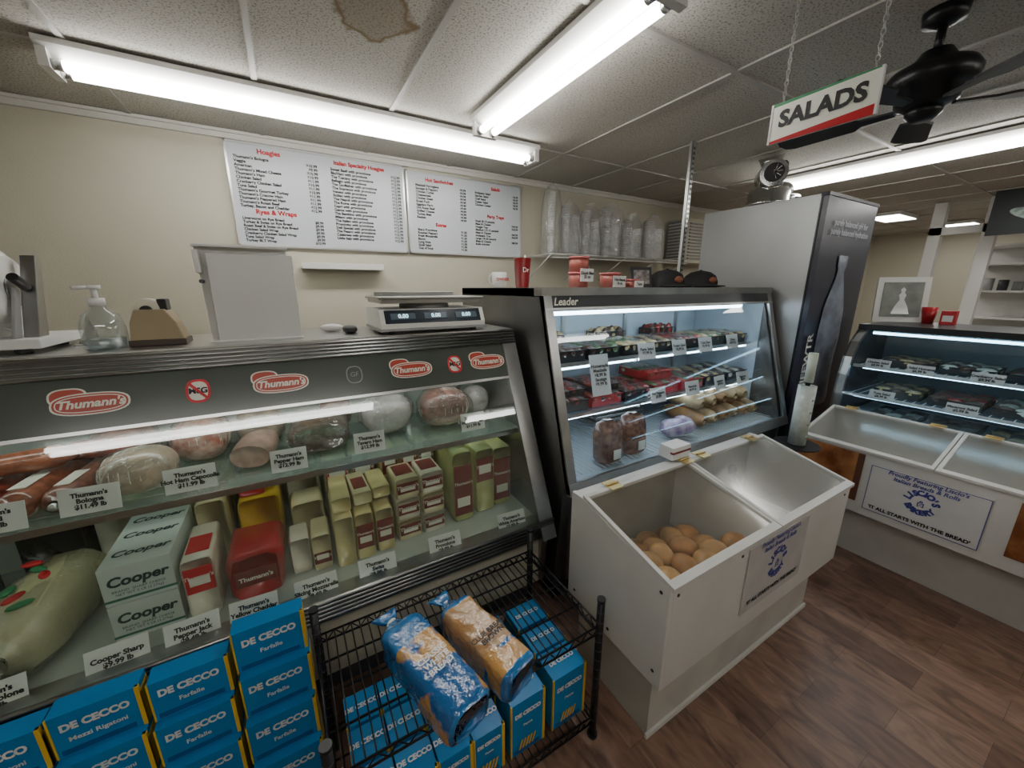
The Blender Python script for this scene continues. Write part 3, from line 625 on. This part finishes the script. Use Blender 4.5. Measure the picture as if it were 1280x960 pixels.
b=B('framed_photo'); b.box((2.02,1.80,MZ+.065),(.16,.012,.13),black,(R(-12),0,R(-12))); b.box((2.019,1.793,MZ+.066),(.12,.004,.09),MAT('photo_print',(.35,.3,.28),.3,var=.7,vscale=35),(R(-12),0,R(-12))); b.done(.002)
capb=MAT('cap_black',(.015,.015,.015),.8)
for x in (2.22,2.58):
    b=B('baseball_cap'); b.lathe((x,1.76,MZ),[(.115,0),(.116,.04),(.10,.08),(.065,.105),(.012,.117),(0,.118)],capb,n=24); b.cyl((x,1.76,MZ+.115),(x,1.76,MZ+.122),.008,capb)
    b.blob((x-.03,1.66,MZ+.010),(.10,.10,.008),capb,n=20,h=8); b.blob((x-.02,1.648,MZ+.05),(.04,.012,.022),MAT('cap_patch',(.28,.09,.045),.6),n=12,h=6); b.done()
b=B('slotted_upright_post'); b.b2(2.372,2.404,1.775,1.779,MZ,CZ-.009,alum)
b.b2(2.372,2.376,1.775,1.80,MZ,CZ-.009,alum); b.b2(2.400,2.404,1.775,1.80,MZ,CZ-.009,alum)
z=MZ+.02
while z<CZ-.04: b.b2(2.381,2.386,1.7735,1.775,z,z+.015,black).b2(2.391,2.396,1.7735,1.775,z,z+.015,black); z+=.03
b.b2(2.35,2.42,1.76,1.81,MZ,MZ+.006,alum); b.done()

# ---------------------------------------------------------------- upright cooler
c=B('upright_beverage_cooler')
fs=MAT('cooler_silver',(.42,.43,.43),.4,.6,var=.12,vscale=2); fd=MAT('cooler_wrap',(.035,.038,.06),.3,var=.4,vscale=2)
c.b2(2.97,3.72,1.26,2.05,.08,2.12,fs); c.b2(2.97,3.72,1.22,1.256,.16,2.12,fd); c.b2(2.99,3.70,1.28,2.03,0,.08,black); c.b2(2.965,2.972,1.252,1.262,.1,2.12,black)
c.b2(2.96,3.73,1.215,1.262,2.105,2.125,dark)
bp_=MAT('bottle_print',(.22,.25,.32),.25,var=.4,vscale=9)
c.lathe((3.32,1.213,.70),[(0,0),(.17,0),(.175,.05),(.155,.3),(.175,.5),(.155,.72),(.06,.92),(.05,.98),(.07,.985),(.07,1.06),(0,1.06)],bp_,M=Matrix.Diagonal((1,.03,1,1)))
o=c.done(.004)
text('purely balanced pH for\npurely balanced hydration',(3.345,1.2125,1.93),.055,MAT('wrap_text',(.42,.45,.5),.4),parent=o,off=.0012)
text('LIFEWTR',(3.06,1.2125,1.05),.10,white,(R(90),R(-90),0),parent=o,off=.002)
b=B('chrome_meat_grinder'); gz=2.125; gx,gyy=3.15,1.68
b.lathe((gx,gyy,gz),[(0,0),(.14,0),(.145,.02),(.13,.05),(.135,.09),(.12,.12),(0,.125)],chrome,n=32)
b.cyl((gx-.02,gyy-.02,gz+.1),(gx-.02,gyy-.02,gz+.24),.07,dark); b.cyl((gx-.12,gyy-.08,gz+.20),(gx+.10,gyy+.08,gz+.22),.085,chrome,n=28); b.cyl((gx-.13,gyy-.087,gz+.20),(gx-.12,gyy-.08,gz+.20),.06,dark,n=24)
b.cyl((gx-.05,gyy-.02,gz+.25),(gx-.07,gyy-.02,gz+.32),.05,chrome,r2=.08,n=28); b.cyl((gx+.04,gyy+.02,gz+.26),(gx+.13,gyy-.02,gz+.30),.03,black)
b.blob((gx+.12,gyy-.03,gz+.12),(.07,.07,.06),steel); b.cyl((gx+.02,gyy-.1,gz+.05),(gx+.2,gyy-.1,gz+.07),.025,chrome)
for i in range(10):
    a=i*.628; b.cyl((gx-.13,gyy-.088,gz+.20),(gx-.13,gyy-.088+.05*math.cos(a),gz+.2+.05*math.sin(a)),.003,chrome,n=5)
b.done()

# ---------------------------------------------------------------- bread bins
def hinge(b,c,ax):
    x,y,z=c
    if ax=='x': b.b2(x-.03,x+.03,y-.035,y+.03,z,z+.004,brass).cyl((x-.03,y,z+.006),(x+.03,y,z+.006),.006,brass,n=8)
    else: b.b2(x-.035,x+.03,y-.03,y+.03,z,z+.004,brass).cyl((x,y-.03,z+.006),(x,y+.03,z+.006),.006,brass,n=8)
c=B('bread_bin'); x0,x1,yf,ybk=.87,2.10,.57,1.03; zf,zb,zl=.69,.785,.305; t=.018
side=[(yf,zl),(yf,zf),(ybk-.06,zb),(ybk,zb),(ybk,zl)]
c.prism(side,'x',x0,x0+t,whitel); c.prism(side,'x',x1-t,x1,whitel)
inl=MAT('bin_liner',(.33,.31,.27),.6,var=.2,vscale=5)
FZ=.45
c.b2(x0+t,x1-t,yf,yf+t,zl,zf-.004,whitel); c.b2(x0+t,x1-t,ybk-t,ybk,zl,zb-.004,whitel); c.b2(x0+t,x1-t,yf+t,ybk-t,zl,FZ,inl)
c.b2(x0+t,x0+t+.002,yf+t,ybk-t,FZ,zf-.01,inl); c.b2(x0+t,x1-t,ybk-t-.002,ybk-t,FZ,zb-.02,inl); c.b2(x0+t,x1-t,yf+t,yf+t+.002,FZ,zf-.02,inl)
xm=(x0+x1)/2-.01
sm=[(yf+t,zl+t),(yf+t,zf-.012),(ybk-.06,zb-.012),(ybk-t,zb-.012),(ybk-t,zl+t)]
c.prism(sm,'x',xm-.008,xm+.008,whitel)
c.b2(x0+t,x1-t,ybk-.065,ybk-t,zb-.014,zb,whitel)
sl=(zb-zf)/(ybk-.06-yf)
def lidp(xa,xb,ya,yb2,th,mat,lift=0.0):
    za=zf+sl*(ya-yf)+lift; zc=zf+sl*(yb2-yf)+lift
    c.prism([(ya,za),(yb2,zc),(yb2,zc+th),(ya,za+th)],'x',xa,xb,mat)
ye=ybk-.062
for xa,xb,am in ((x0,xm-.002,acryl),(xm+.002,x1,acrylw)):
    w=.016
    lidp(xa+.004,xb-.004,yf-.006,ye-.006,.005,am,.004)
    lidp(xa,xb,yf-.012,yf+w,.014,whitel,.001); lidp(xa,xb,ye-w,ye,.014,whitel,.001); lidp(xa,xa+w,yf+w,ye-w,.014,whitel,.001); lidp(xb-w,xb,yf+w,ye-w,.014,whitel,.001)
for hx in (1.02,1.46,1.58,1.98): hinge(c,(hx,ybk-.06,zb+.014),'x')
c.b2(x0+.05,x1-.05,yf+.06,ybk-.02,0,zl,MAT('bin_base',(.52,.50,.46),.5,var=.15,vscale=5))
c.b2(x0+.04,x1-.04,yf+.05,yf+.06,0,.02,whitel)
for (yy,zz) in ((.60,.66),(.60,.36),(.99,.36),(.80,.34)): c.cyl((x0-.002,yy,zz),(x0+.001,yy,zz),.006,inkb,n=8)
for xx in (.91,1.25,2.05): c.cyl((xx,yf-.002,.655),(xx,yf+.001,.655),.006,inkb,n=8)
bin1=c.done(.0015)
roll=MAT('dinner_roll',(.62,.34,.12),.45,var=.4,vscale=18); roll2=MAT('dinner_roll_dark',(.50,.23,.07),.45,var=.4,vscale=18)
b=B('dinner_rolls')
random.seed(2)
for i in range(44):
    lay=0 if i<20 else (1 if i<36 else 2); k=i-(0,20,36)[lay]; xx=.955+.095*(k%5)+random.uniform(-.015,.015)+.02*lay; yy=.645+.095*(k//5)+random.uniform(-.012,.012)+.012*lay
    b.blob((xx,yy,FZ+.037+.055*lay),(.054,.047,.036),[roll,roll2][(i*7)%3%2],nz=.15,rot=(random.uniform(-.2,.2),random.uniform(-.2,.2),random.random()*3))
b.done()
b=B('bread_tongs'); b.cyl((1.68,.70,FZ+.015),(1.80,.93,.67),.008,blackm); b.cyl((1.70,.70,FZ+.015),(1.80,.93,.67),.008,blackm); b.blob((1.80,.935,.68),(.014,.022,.03),black); b.blob((1.69,.69,FZ+.014),(.035,.03,.012),blackm)
b.done()
b=B('small_cardboard_box'); b.b2(1.40,1.52,.985,1.06,zb+.016,zb+.075,paper); b.b2(1.398,1.522,.983,1.0,zb+.045,zb+.055,lab); b.done(.002)
b=B('bakery_poster'); b.b2(1.29,1.72,yf-.004,yf-.001,.385,.665,MAT('poster_paper',(.50,.48,.47),.5,var=.1,vscale=10)); o=b.done(); py=yf-.0055
text("Proudly Featuring Liscio's\nItalian Breads & Rolls",(1.505,py,.638),.027,inkbl,parent=o,off=.0008,shear=.2)
def logo(c_,par,face,k=1.0):
    arc_text("LISCIO'S",c_,.052*k,.038*k,150,par,inkbl,face,off=.0026); arc_text("BAKERY",c_,.052*k,.036*k,110,par,inkbl,face,bottom=True,off=.0026)
    text("o\n[::]",c_,.024,inkbl,face,parent=par,off=.001,sp=.7)
logo((1.505,py,.535),o,(R(90),0,0))
text("'IT ALL STARTS WITH THE BREAD'",(1.505,py,.425),.024,inkb,parent=o,off=.0012)
# bin 2 : front faces -x
c=B('bread_bin'); xf,xk=2.70,3.17; ya,yz=-.75,1.03; zf2,zb2,zl2=.66,.775,.29
sd=[(xf,zl2),(xf,zf2),(xk-.06,zb2),(xk,zb2),(xk,zl2)]
c.prism(sd,'y',ya,ya+t,whitel); c.prism(sd,'y',yz-t,yz,whitel)
c.b2(xf,xf+t,ya+t,yz-t,zl2,zf2-.004,whitel); c.b2(xk-t,xk,ya+t,yz-t,zl2,zb2-.004,whitel); c.b2(xf+t,xk-t,ya+t,yz-t,zl2,.40,inl)
c.b2(xk-.065,xk-t,ya+t,yz-t,zb2-.014,zb2,whitel)
sl2=(zb2-zf2)/(xk-.06-xf)
def lidq(y0_,y1_,xa,xb,th,mat,lift=0.0):
    za=zf2+sl2*(xa-xf)+lift; zc=zf2+sl2*(xb-xf)+lift
    c.prism([(xa,za),(xb,zc),(xb,zc+th),(xa,za+th)],'y',y0_,y1_,mat)
xe=xk-.062
for q in range(3):
    y0_=ya+q*(yz-ya)/3+.002; y1_=ya+(q+1)*(yz-ya)/3-.002; w=.016
    lidq(y0_+.004,y1_-.004,xf-.006,xe-.006,.005,acrylw,.004)
    lidq(y0_,y1_,xf-.012,xf+w,.014,whitel,.001); lidq(y0_,y1_,xe-w,xe,.014,whitel,.001); lidq(y0_,y0_+w,xf+w,xe-w,.014,whitel,.001); lidq(y1_-w,y1_,xf+w,xe-w,.014,whitel,.001)
    for hy in (y0_+.1,y1_-.1): hinge(c,(xk-.06,hy,zb2+.014),'y')
c.b2(xf+.07,xk-.02,ya+.05,yz-.05,0,zl2,MC['bin_base']); bin2=c.done(.0015)
b=B('bakery_poster'); b.b2(xf-.004,xf-.001,.235,.665,.335,.60,MAT('poster_paper2',(.64,.63,.62),.5)); 
for a in ((.235,.665,.335,.338),(.235,.665,.597,.60),(.235,.238,.335,.60),(.662,.665,.335,.60)): b.b2(xf-.005,xf-.004,*a,inkbl)
o=b.done(); px=xf-.0055
text("Proudly Featuring Liscio's\nItalian Breads & Rolls",(px,.45,.572),.028,inkbl,FX,parent=o,off=.0008,shear=.2)
logo((px,.45,.475),o,FX)
text("'IT ALL STARTS WITH THE BREAD'",(px,.45,.36),.025,inkb,FX,parent=o,off=.0012)
b=B('bread_photo_poster'); b.b2(xf-.004,xf-.001,.73,1.02,.36,.645,MAT('bread_photo',(.50,.22,.08),.4,col2=(.18,.05,.015),vscale=9)); b.b2(xf-.0045,xf-.004,.70,.73,.36,.645,MAT('photo_dark',(.12,.05,.03),.4)); b.done()
b=B('bread_photo_poster'); b.b2(xf-.004,xf-.001,-.10,.16,.36,.63,MC['bread_photo']); b.done()
b=B('bread_loaves')
for i in range(5): b.loft((2.85,-.5+.3*i,.40+.05),(.1,1,0),[(0,.02,.02),(.04,.05,.04),(.13,.055,.048),(.22,.05,.04),(.26,.02,.02)],crust,e=1,nz=.01)
b.done()

# bag roll stand
b=B('plastic_bag_roll_stand'); bx,by=2.42,.93
b.cyl((bx,by,0),(bx,by,.015),.13,blackm,n=28); b.cyl((bx,by,.015),(bx,by,.68),.014,blackm); b.cyl((bx,by,.68),(bx,by,.69),.11,blackm,n=28)
b.cyl((bx,by,.69),(bx,by,1.03),.043,MAT('bag_roll',(.60,.65,.60),.3,var=.2,vscale=30,coat=.5),n=24); b.cyl((bx,by,1.03),(bx,by,1.05),.012,blackm); b.cyl((bx,by,1.05),(bx,by,1.21),.022,MAT('bag_core',(.52,.56,.48),.3),n=18)
for i in range(4): b.b2(bx-.018,bx+.008,by-.0445,by-.040,.74+.07*i,.75+.07*i,MAT('faint_green',(.30,.42,.30),.5))
b.done()

# ---------------------------------------------------------------- right curved case
c=B('curved_glass_display_case'); RY0,RY1=-.75,1.08
cp=[(3.20,.62),(3.20,.72),(3.205,.85),(3.22,.98),(3.25,1.10),(3.31,1.20),(3.40,1.27),(3.50,1.30)]
def strip(y0_,y1_,pts,th,mat):
    q=[(a+th*.9,b_-th*.4) for a,b_ in pts]
    for i in range(len(pts)-1):
        c.prism([pts[i],pts[i+1],q[i+1],q[i]],'y',y0_,y1_,mat)
strip(RY1-.05,RY1,cp,.03,steel); strip(RY0,RY0+.05,cp,.03,steel); strip(RY0+.05,RY1-.05,cp[1:7],.006,glassm)
endp=cp+[(3.98,1.30),(3.98,.1),(3.24,.1),(3.24,.62)]
c.prism(endp,'y',RY1-.012,RY1+.0,dark); c.prism(endp,'y',RY0,RY0+.012,dark)
dliner=MAT('dark_liner',(.16,.19,.21),.4)
c.b2(3.40,3.98,RY0,RY1,1.275,1.31,black); c.b2(3.94,3.98,RY0,RY1,.1,1.275,dliner); c.b2(3.24,3.94,RY0+.012,RY1-.012,.1,.66,steeld); c.b2(3.30,3.9,RY0+.05,RY1-.05,0,.1,black)
c.b2(3.19,3.24,RY0,RY1,.60,.70,alum); c.b2(3.24,3.94,RY0+.012,RY1-.012,.66,.67,liner)
for z,xf_ in ((1.03,3.36),(.84,3.30)):
    c.b2(xf_,3.94,RY0+.03,RY1-.03,z,z+.008,gs); c.b2(xf_-.006,xf_,RY0+.03,RY1-.03,z-.008,z+.012,plastic_w)
    for k in range(40): c.cyl((xf_,RY0+.05+.044*k,z+.009),(3.9,RY0+.05+.044*k,z+.009),.002,plastic_w,n=4)
c.cyl((3.42,RY0+.08,1.255),(3.42,RY1-.08,1.255),.008,MAT('cyan_lamp',(.45,.8,1),.5,emis=9),n=10)
c.cyl((3.38,RY0+.08,1.018),(3.38,RY1-.08,1.018),.005,MC['cyan_lamp'],n=8); c.cyl((3.33,RY0+.08,.828),(3.33,RY1-.08,.828),.005,MC['cyan_lamp'],n=8)
c.done()
ft=[[fb,fw],[fb,fr],[fy_,fb],[fb,fb],[fw,fb],[fb,fy_]]
for i in range(6):
    y=-.6+.26*i
    tray(3.42,3.70,y,y+.22,1.042,black,ft[i],h=.045); tray(3.37,3.70,y,y+.22,.852,black,ft[(i+3)%6],h=.045); tray(3.32,3.7,y,y+.22,.671,black,ft[(i+5)%6],h=.045)
def tagx(x,y,z,tx):
    b=B('price_tag'); b.box((x,y,z),(.002,.125,.06),paper,(0,R(15),0)); o=b.done(); text(tx,(x-.004,y,z),.019,inkb,(R(75),0,R(-90)),parent=o,off=.0008)
for y,z,tx in [(.92,1.06,'Chicken Salad\n$8.99 lb'),(.72,1.055,'Egg Salad Homemade\n$6.99 lb'),(.45,1.055,'Cranberry Salad\n$9.99 lb'),(.2,1.055,'Seafood Salad\n$9.99')]: tagx(3.345,y,z,tx)
for y,z,tx in [(.85,.87,'Tuna Salad\n$8.99 lb'),(.5,.87,'Macaroni Salad\n$5.99 lb'),(.15,.87,'Shrimp Salad\n$12.99')]: tagx(3.285,y,z,tx)
b=B('picture_frame'); fc=(3.78,1.0,1.31+.158); rz=-52
b.box(fc,(.29,.02,.31),white,(R(-6),0,R(rz))); o_=Euler((R(-6),0,R(rz))).to_matrix()
b.box(Vector(fc)+o_@Vector((0,-.011,0)),(.22,.004,.24),MAT('print_grey',(.26,.28,.25),.4,var=.4,vscale=10),(R(-6),0,R(rz)))
b.lathe(Vector(fc)+o_@Vector((0,-.014,-.10)),[(0,0),(.05,0),(.036,.05),(.012,.10),(.02,.13),(.009,.15),(0.014,.17),(.0,.185)],paper,M=Euler((R(-6),0,R(rz))).to_matrix().to_4x4()@Matrix.Diagonal((1,.04,1,1)))
b.done(.004)
b=B('soda_cup'); b.lathe((3.86,.86,1.31),[(0,0),(.03,0),(.042,.11),(0,.112)],redp); b.done()
b=B('straw_box'); b.b2(3.80,3.86,.72,.79,1.31,1.40,red).b2(3.798,3.80,.73,.78,1.33,1.37,paper); b.done(.003)
b=B('napkin_dispenser'); b.b2(3.7,3.82,.24,.38,1.31,1.45,black).b2(3.697,3.70,.27,.35,1.33,1.42,chrome); b.done(.004)

# ---------------------------------------------------------------- ceiling fan
b=B('ceiling_fan'); fx,fy=2.07,.61
b.lathe((fx,fy,CZ-.001),[(0,0),(.06,0),(.055,-.035),(.02,-.05),(0,-.05)],blackm); b.cyl((fx,fy,CZ-.04),(fx,fy,CZ-.13),.013,blackm)
b.lathe((fx,fy,CZ-.30),[(0,0),(.05,.0),(.085,.02),(.09,.055),(.12,.06),(.125,.10),(.11,.125),(.06,.15),(.04,.18),(0,.18)],blackm,n=32)
b.lathe((fx,fy,CZ-.335),[(0,0),(.03,.0),(.05,.02),(.05,.04),(0,.04)],blackm)
for k in range(5):
    a=R(20+72*k); M=Matrix.Translation((fx,fy,CZ-.29))@Matrix.Rotation(a,4,'Z')@Matrix.Rotation(R(9),4,'X')
    vs=[(.08,-.015,0),(.18,-.02,0),(.21,-.05,0),(.43,-.06,0),(.46,-.045,0),(.47,0,0),(.46,.045,0),(.43,.06,0),(.21,.05,0),(.18,.02,0),(.08,.015,0)]
    nn=len(vs); v2=vs+[(p[0],p[1],.008) for p in vs]
    b.add(v2,[tuple(range(nn))[::-1],tuple(range(nn,2*nn))]+[(i,(i+1)%nn,nn+(i+1)%nn,nn+i) for i in range(nn)],MAT('fan_blade',(.02,.018,.018),.45),M=M)
b.done()

# salads sign
b=B('hanging_salads_sign'); sxx=1.5; y0s,y1s=.543,.826; z0s,z1s=2.024,2.143
b.b2(sxx-.004,sxx+.004,y0s,y1s,z0s,z1s,MAT('sign_white',(.72,.73,.64),.4)); b.prism([(y0s,z0s),(y1s,z0s),(y1s,z0s+.008),(y0s,z0s+.028)],'x',sxx-.0045,sxx-.004,redp)
b.prism([(y0s,z1s),(y1s,z1s),(y1s,z1s-.010),(y0s,z1s-.004)],'x',sxx-.0045,sxx-.004,green)
for e in (0,1): b.b2(sxx-.006,sxx+.006,(y0s-.002,y1s-.004)[e],(y0s+.004,y1s+.002)[e],z0s,z1s,white)
for yy in (y0s+.02,y1s-.03):
    z=z1s; k=0
    while z<CZ-.012:
        cc=Vector((sxx,yy,z+.008)); pts=[]
        for i in range(8):
            a=2*math.pi*i/8; h=Vector((0,1,0)) if k%2 else Vector((1,0,0)); pts.append(cc+h*.005*math.cos(a)+Vector((0,0,1))*.010*math.sin(a))
        for i in range(8): b.cyl(pts[i],pts[(i+1)%8],.0013,alum,n=5)
        z+=.0155; k+=1
o=b.done(); text('SALADS',(sxx-.0055,(y0s+y1s)/2,z0s+.066),.066,inkb,FX,parent=o,off=.0028,name='sign_lettering')

# ---------------------------------------------------------------- far room
b=B('door_frame_partition')
for yy in (1.55,1.15,.2): b.b2(6.4,6.5,yy-.05,yy+.05,0,CZ-.01,white)
b.b2(6.4,6.5,.15,1.6,2.12,2.2,white); b.done()
b=B('hanging_banner'); b.b2(6.1,6.11,.55,1.12,2.05,CZ-.01,MAT('banner_black',(.015,.02,.02),.6)); b.blob((6.095,.85,2.22),(.004,.16,.05),MAT('banner_art',(.35,.45,.4),.5,var=.6,vscale=20),rot=(.3,0,0)); b.done()
b=B('glass_display_cabinet')
for z in (.9,1.2,1.5,1.8,2.0): b.b2(7.0,7.4,.2,1.3,z,z+.02,white)
for yy in (.2,.75,1.3): b.b2(7.0,7.04,yy-.02,yy+.02,0,2.05,white)
b.b2(7.38,7.4,.2,1.3,0,2.05,whitel); b.b2(7.0,7.38,.2,1.3,0,.9,whitel)
for i in range(9): b.cyl((7.2,.3+.11*i,1.52),(7.2,.3+.11*i,1.52+.1+.02*(i%3)),.04,[grey,white,grey,dark][i%4])
b.done()
b=B('wall_shelving_unit')
b.b2(6.9,8.3,2.75,3.08,0,1.75,whitel)
for z in (1.2,1.5,1.7): b.b2(6.95,8.25,2.70,2.75,z,z+.03,grey)
b.done()

# ---------------------------------------------------------------- wire rack with bread and pasta
c=B('black_wire_shelf_rack'); rx0,rx1,ry0,ry1=-.045,.757,.73,1.15
for xx in (rx0,rx1):
    for yy in (ry0,ry1):
        c.cyl((xx,yy,.01),(xx,yy,.575),.0125,blackm,n=12); c.cyl((xx,yy,0),(xx,yy,.012),.018,black); c.cyl((xx,yy,.575),(xx,yy,.585),.014,black)
        for q in range(14): c.cyl((xx,yy,.04+.038*q),(xx,yy,.043+.038*q),.0132,dark,n=10)
for z in (.09,.48):
    for dz in (0,.03):
        for yy in (ry0,ry1): c.cyl((rx0,yy,z-dz),(rx1,yy,z-dz),.0035,blackm,n=6)
        for xx in (rx0,rx1): c.cyl((xx,ry0,z-dz),(xx,ry1,z-dz),.0035,blackm,n=6)
    k=0; xx=rx0
    while xx<rx1-.02:
        for yy in (ry0,ry1): c.cyl((xx,yy,z-.03*(k%2)),(xx+.025,yy,z-.03*((k+1)%2)),.002,blackm,n=5)
        xx+=.025; k+=1
        c.cyl((xx,ry0,z),(xx,ry1,z),.0022,blackm,n=5)
    yy=ry0;k=0
    while yy<ry1-.02:
        for xx in (rx0,rx1): c.cyl((xx,yy,z-.03*(k%2)),(xx,yy+.025,z-.03*((k+1)%2)),.002,blackm,n=5)
        yy+=.025;k+=1
    for q in (.25,.5,.75): c.cyl((rx0,ry0+(ry1-ry0)*q,z-.004),(rx1,ry0+(ry1-ry0)*q,z-.004),.0035,blackm,n=6)
c.done()
pb=MAT('pasta_blue',(.0,.20,.50),.35); py_=MAT('pasta_yellow',(.72,.46,.03),.4)
pd=MAT('pasta_dark',(.0,.08,.26),.4)
def pbox(b,x0,x1,y0,y1,z0,z1):
    b.b2(x0,x1,y0,y1,z0,z1,pb); e=.0015
    b.b2(x1-.008,x1+e,y0-e,y0+.010,z0,z1,py_); b.b2(x1,x1+e,y0,y1,z0,z1-.02,py_); b.b2(x0-e,x0+.003,y0-e,y0+.006,z0,z1,py_)
    b.b2(x0+.01,x1-.02,y0-e,y0,z0+.006,z0+.022,pd)
def plabel(o,x0,x1,y0,z0,z1,word):
    s=(x1-x0)*.17; cx=(x0+x1)/2-.003
    text('DE CECCO',(cx,y0-.003,z0+(z1-z0)*.70),s,white,parent=o,off=.0016,name='brand_lettering',sx=.9)
    text(word,(cx,y0-.003,z0+(z1-z0)*.40),s*.65,white,parent=o,off=.0005)
cols=[(-.257,-.073,.575,'Farfalle'),(-.452,-.275,.515,'Farfalle'),(-.635,-.465,.525,'Mezzi Rigatoni'),(-.82,-.65,.51,'Mezzi Rigatoni'),(-1.0,-.835,.51,'Penne')]
for (xa,xb,zt,w) in cols:
    b=B('pasta_box_stack'); n_=4; H_=zt/n_; lb=[]
    for k in range(n_):
        z1=zt-k*H_; yf_=1.175-.028*k; j=random.uniform(-.003,.003)
        pbox(b,xa+j,xb+j,yf_,1.235,z1-H_+.002,z1); lb.append((yf_,z1-H_,z1))
    o=b.done(.0015)
    for (yf_,z0,z1) in lb: plabel(o,xa,xb,yf_,z0,z1,w)
b=B('pasta_box_row'); lb=[]
xs=[(.0,.10),(.105,.205),(.21,.31),(.315,.415),(.44,.565),(.60,.735)]
for (xa,xb) in xs:
    for (y0_,y1_) in ((.76,.86),(.87,.97),(.98,1.08)):
        h=.31 if xa>.4 else .27
        pbox(b,xa,xb,y0_,y1_,.096,h)
        lb.append((xa,xb,y0_,.15,h))
o=b.done(.0015)
for l in lb[::3]: plabel(o,*l,'Penne')
for l in lb[::3]:
    cx=(l[0]+l[1])/2-.003
    for k in range(5): 
        bb=text('/',(cx-.025+.012*k,l[2]-.003,.135),.05,py_,parent=o,off=.0015)
for (xa,xb) in xs:
    for yy in (.81,.92,1.03): text('DE CECCO',((xa+xb)/2,yy,(.31 if xa>.4 else .27)+.003),.020,white,(0,0,0),parent=o,off=.001)
# bread bags
bagb=MAT('bread_bag_blue',(.012,.11,.32),.18,bump=1.0,bscale=22,col2=(.50,.27,.08),vscale=8,coat=.8,sharp=.02); bagt=MAT('bread_bag_tan',(.36,.19,.075),.2,bump=1.0,bscale=22,col2=(.50,.31,.15),vscale=14,coat=.8); bagw=MAT('bag_white',(.7,.7,.68),.25)
bagbl=MAT('bread_bag_blue_solid',(.012,.10,.30),.18,bump=1.0,bscale=22,col2=(.02,.18,.44),vscale=12,coat=.8)
def breadbag(p,d,L,w,h,mats,words,wc):
    b=B('bagged_bread_loaf'); secs=[(0,w*.75,h*.75),(.006,w*.93,h*.93),(.02,w,h),(L*.3,w*.98,h),(L*.5,w*1.01,h*.98),(L*.72,w*.98,h),(L*.92,w*.97,h*.97),(L*.98,w*.85,h*.8),(L+.01,w*.5,h*.45),(L+.035,w*.2,h*.18),(L+.055,w*.4,h*.12),(L+.08,w*.6,h*.08)]
    b.loft(p,d,secs,mats,e=.38,nz=.010,ns=28,n=44)
    d=Vector(d).normalized(); p=Vector(p)
    cl=p+d*(L+.035); b.cyl(cl-d*.004,cl+d*.004,w*.25,badge,n=12)
    o=b.done(); sd=d.cross(Vector((0,0,1))).normalized(); u=sd.cross(d)
    M=Matrix((sd,d,u)).transposed().to_euler()
    text(words,p+d*L*.42+u*(h+.008),w*.36,wc,M,parent=o,off=.0008,sp=.9)
    return o
breadbag((.262,.640,.550),(-.30,1,.05),.33,.064,.054,[bagbl,bagb,bagb,bagb,bagb,bagbl,bagbl,bagbl,bagbl,bagbl,bagbl],'CLASSIC\nWHITE\nBREAD',bagw)
breadbag((.415,.660,.548),(-.30,1,.07),.29,.058,.052,[bagbl,bagbl,bagb,bagt,bagt,bagt,bagbl,bagbl,bagbl,bagbl,bagbl],'CLUB BREAD\nBROWN',inkb)

# ---------------------------------------------------------------- world + camera
w=bpy.data.worlds.new('World'); S.world=w; w.use_nodes=True; w.node_tree.nodes['Background'].inputs[0].default_value=(.6,.62,.65,1); w.node_tree.nodes['Background'].inputs[1].default_value=.3
cam=bpy.data.cameras.new('camera'); cam.sensor_width=36; cam.lens=475/1280*36; cam.clip_start=.02
co=bpy.data.objects.new('camera',cam); co.location=(0,0,1.55); co.rotation_euler=(R(90-14.2),0,R(-30.2)); COL.objects.link(co); S.camera=co
